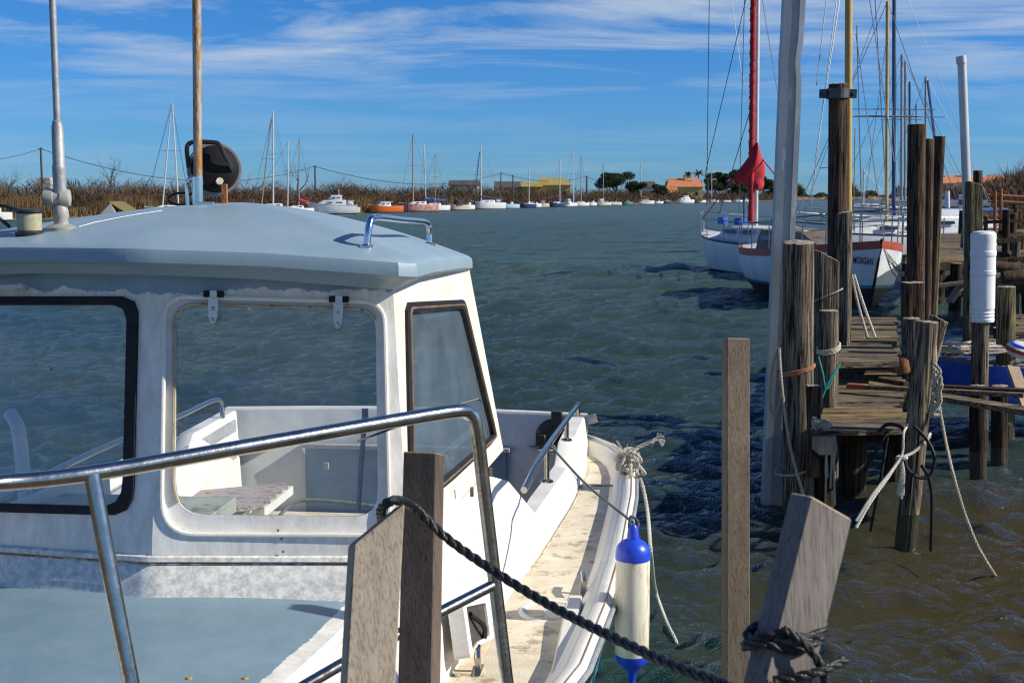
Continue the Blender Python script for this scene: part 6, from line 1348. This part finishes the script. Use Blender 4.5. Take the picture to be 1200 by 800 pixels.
# ============================================================= camera, light, sky
cam = bpy.data.cameras.new('camera'); co = bpy.data.objects.new('camera', cam); COL.objects.link(co); sc.camera = co
co.location = (0, 0, CH); co.rotation_euler = (PI/2-PT, 0, 0); cam.sensor_width = 36; cam.lens = 45; cam.clip_end = 9000; cam.clip_start = .05
cam.dof.use_dof = True; cam.dof.focus_distance = 5.6; cam.dof.aperture_fstop = 14
SUN_AZ, SUN_EL = R(98), R(33)      # azimuth clockwise from the view direction (+Y)
sd_ = Vector((math.sin(SUN_AZ)*math.cos(SUN_EL), math.cos(SUN_AZ)*math.cos(SUN_EL), math.sin(SUN_EL)))
sl = bpy.data.lights.new('sun', 'SUN'); sl.energy = 5.0; sl.angle = R(.53); sl.color = (1., .93, .80)
so = bpy.data.objects.new('sun', sl); COL.objects.link(so); so.rotation_euler = sd_.to_track_quat('Z', 'Y').to_euler()
wd = bpy.data.worlds.new('World'); sc.world = wd; wd.use_nodes = True; nt = wd.node_tree; N = nt.nodes; Lk = nt.links
bg = N['Background']; sky = N.new('ShaderNodeTexSky'); sky.sky_type = 'NISHITA'; sky.sun_disc = False; sky.sun_elevation = SUN_EL; sky.sun_rotation = SUN_AZ
sky.air_density = 1.0; sky.dust_density = .15; sky.ozone_density = 4.0; sky.altitude = 0
tc = N.new('ShaderNodeTexCoord'); sep = N.new('ShaderNodeSeparateXYZ'); Lk.new(tc.outputs['Generated'], sep.inputs[0])
# project directions on a high flat layer so that the clouds converge towards the horizon
zc = N.new('ShaderNodeMath'); zc.operation = 'MAXIMUM'; zc.inputs[1].default_value = .0; Lk.new(sep.outputs['Z'], zc.inputs[0])
za = N.new('ShaderNodeMath'); za.operation = 'ADD'; za.inputs[1].default_value = .06; Lk.new(zc.outputs[0], za.inputs[0])
dx = N.new('ShaderNodeMath'); dx.operation = 'DIVIDE'; Lk.new(sep.outputs['X'], dx.inputs[0]); Lk.new(za.outputs[0], dx.inputs[1])
dy = N.new('ShaderNodeMath'); dy.operation = 'DIVIDE'; Lk.new(sep.outputs['Y'], dy.inputs[0]); Lk.new(za.outputs[0], dy.inputs[1])
cb = N.new('ShaderNodeCombineXYZ'); Lk.new(dx.outputs[0], cb.inputs[0]); Lk.new(dy.outputs[0], cb.inputs[1])
mp = N.new('ShaderNodeMapping'); mp.inputs['Scale'].default_value = (.42, .70, 1); mp.inputs['Rotation'].default_value = (0, 0, R(8)); mp.inputs['Location'].default_value = (1.7, .35, 0); Lk.new(cb.outputs[0], mp.inputs[0])
n1 = N.new('ShaderNodeTexNoise'); n1.inputs['Scale'].default_value = 1.3; n1.inputs['Detail'].default_value = 9; n1.inputs['Roughness'].default_value = .62; n1.inputs['Distortion'].default_value = .5; Lk.new(mp.outputs[0], n1.inputs[0])
mr = N.new('ShaderNodeMapRange'); mr.inputs['From Min'].default_value = .44; mr.inputs['From Max'].default_value = .66; Lk.new(n1.outputs['Fac'], mr.inputs[0])
# thinner near the horizon
hz = N.new('ShaderNodeMapRange'); hz.inputs['From Min'].default_value = .065; hz.inputs['From Max'].default_value = .125; hz.inputs['To Min'].default_value = .12; hz.inputs['To Max'].default_value = .95; Lk.new(sep.outputs['Z'], hz.inputs[0])
ml = N.new('ShaderNodeMath'); ml.operation = 'MULTIPLY'; hz2 = N.new('ShaderNodeMapRange'); hz2.inputs['From Min'].default_value = .25; hz2.inputs['From Max'].default_value = .45; hz2.inputs['To Min'].default_value = 1; hz2.inputs['To Max'].default_value = .15; Lk.new(sep.outputs['Z'], hz2.inputs[0]); mh = N.new('ShaderNodeMath'); mh.operation = 'MULTIPLY'; Lk.new(hz.outputs[0], mh.inputs[0]); Lk.new(hz2.outputs[0], mh.inputs[1]); Lk.new(mr.outputs[0], ml.inputs[0]); Lk.new(mh.outputs[0], ml.inputs[1])
tint = N.new('ShaderNodeMix'); tint.data_type = 'RGBA'; tint.blend_type = 'MULTIPLY'; tint.inputs['Factor'].default_value = 1; tg = N.new('ShaderNodeValToRGB'); tg.color_ramp.elements[0].position = 0; tg.color_ramp.elements[0].color = (.29, .61, 1.15, 1); tg.color_ramp.elements[1].position = .20; tg.color_ramp.elements[1].color = (.17, .55, 1.0, 1); Lk.new(sep.outputs['Z'], tg.inputs[0]); Lk.new(tg.outputs[0], tint.inputs['B'])
Lk.new(sky.outputs[0], tint.inputs['A'])
cm = N.new('ShaderNodeMix'); cm.data_type = 'RGBA'; Lk.new(ml.outputs[0], cm.inputs['Factor']); Lk.new(tint.outputs['Result'], cm.inputs['A']); cm.inputs['B'].default_value = (5.4, 6.1, 6.8, 1)
Lk.new(cm.outputs['Result'], bg.inputs['Color']); bg.inputs['Strength'].default_value = .088
vs = sc.view_settings; vs.view_transform = 'Standard'; vs.look = 'None'; vs.gamma = 1; vs.use_curve_mapping = False; vs.exposure = .30


sc.cycles.pixel_filter_type = 'BLACKMAN_HARRIS'; sc.cycles.filter_width = 1.15
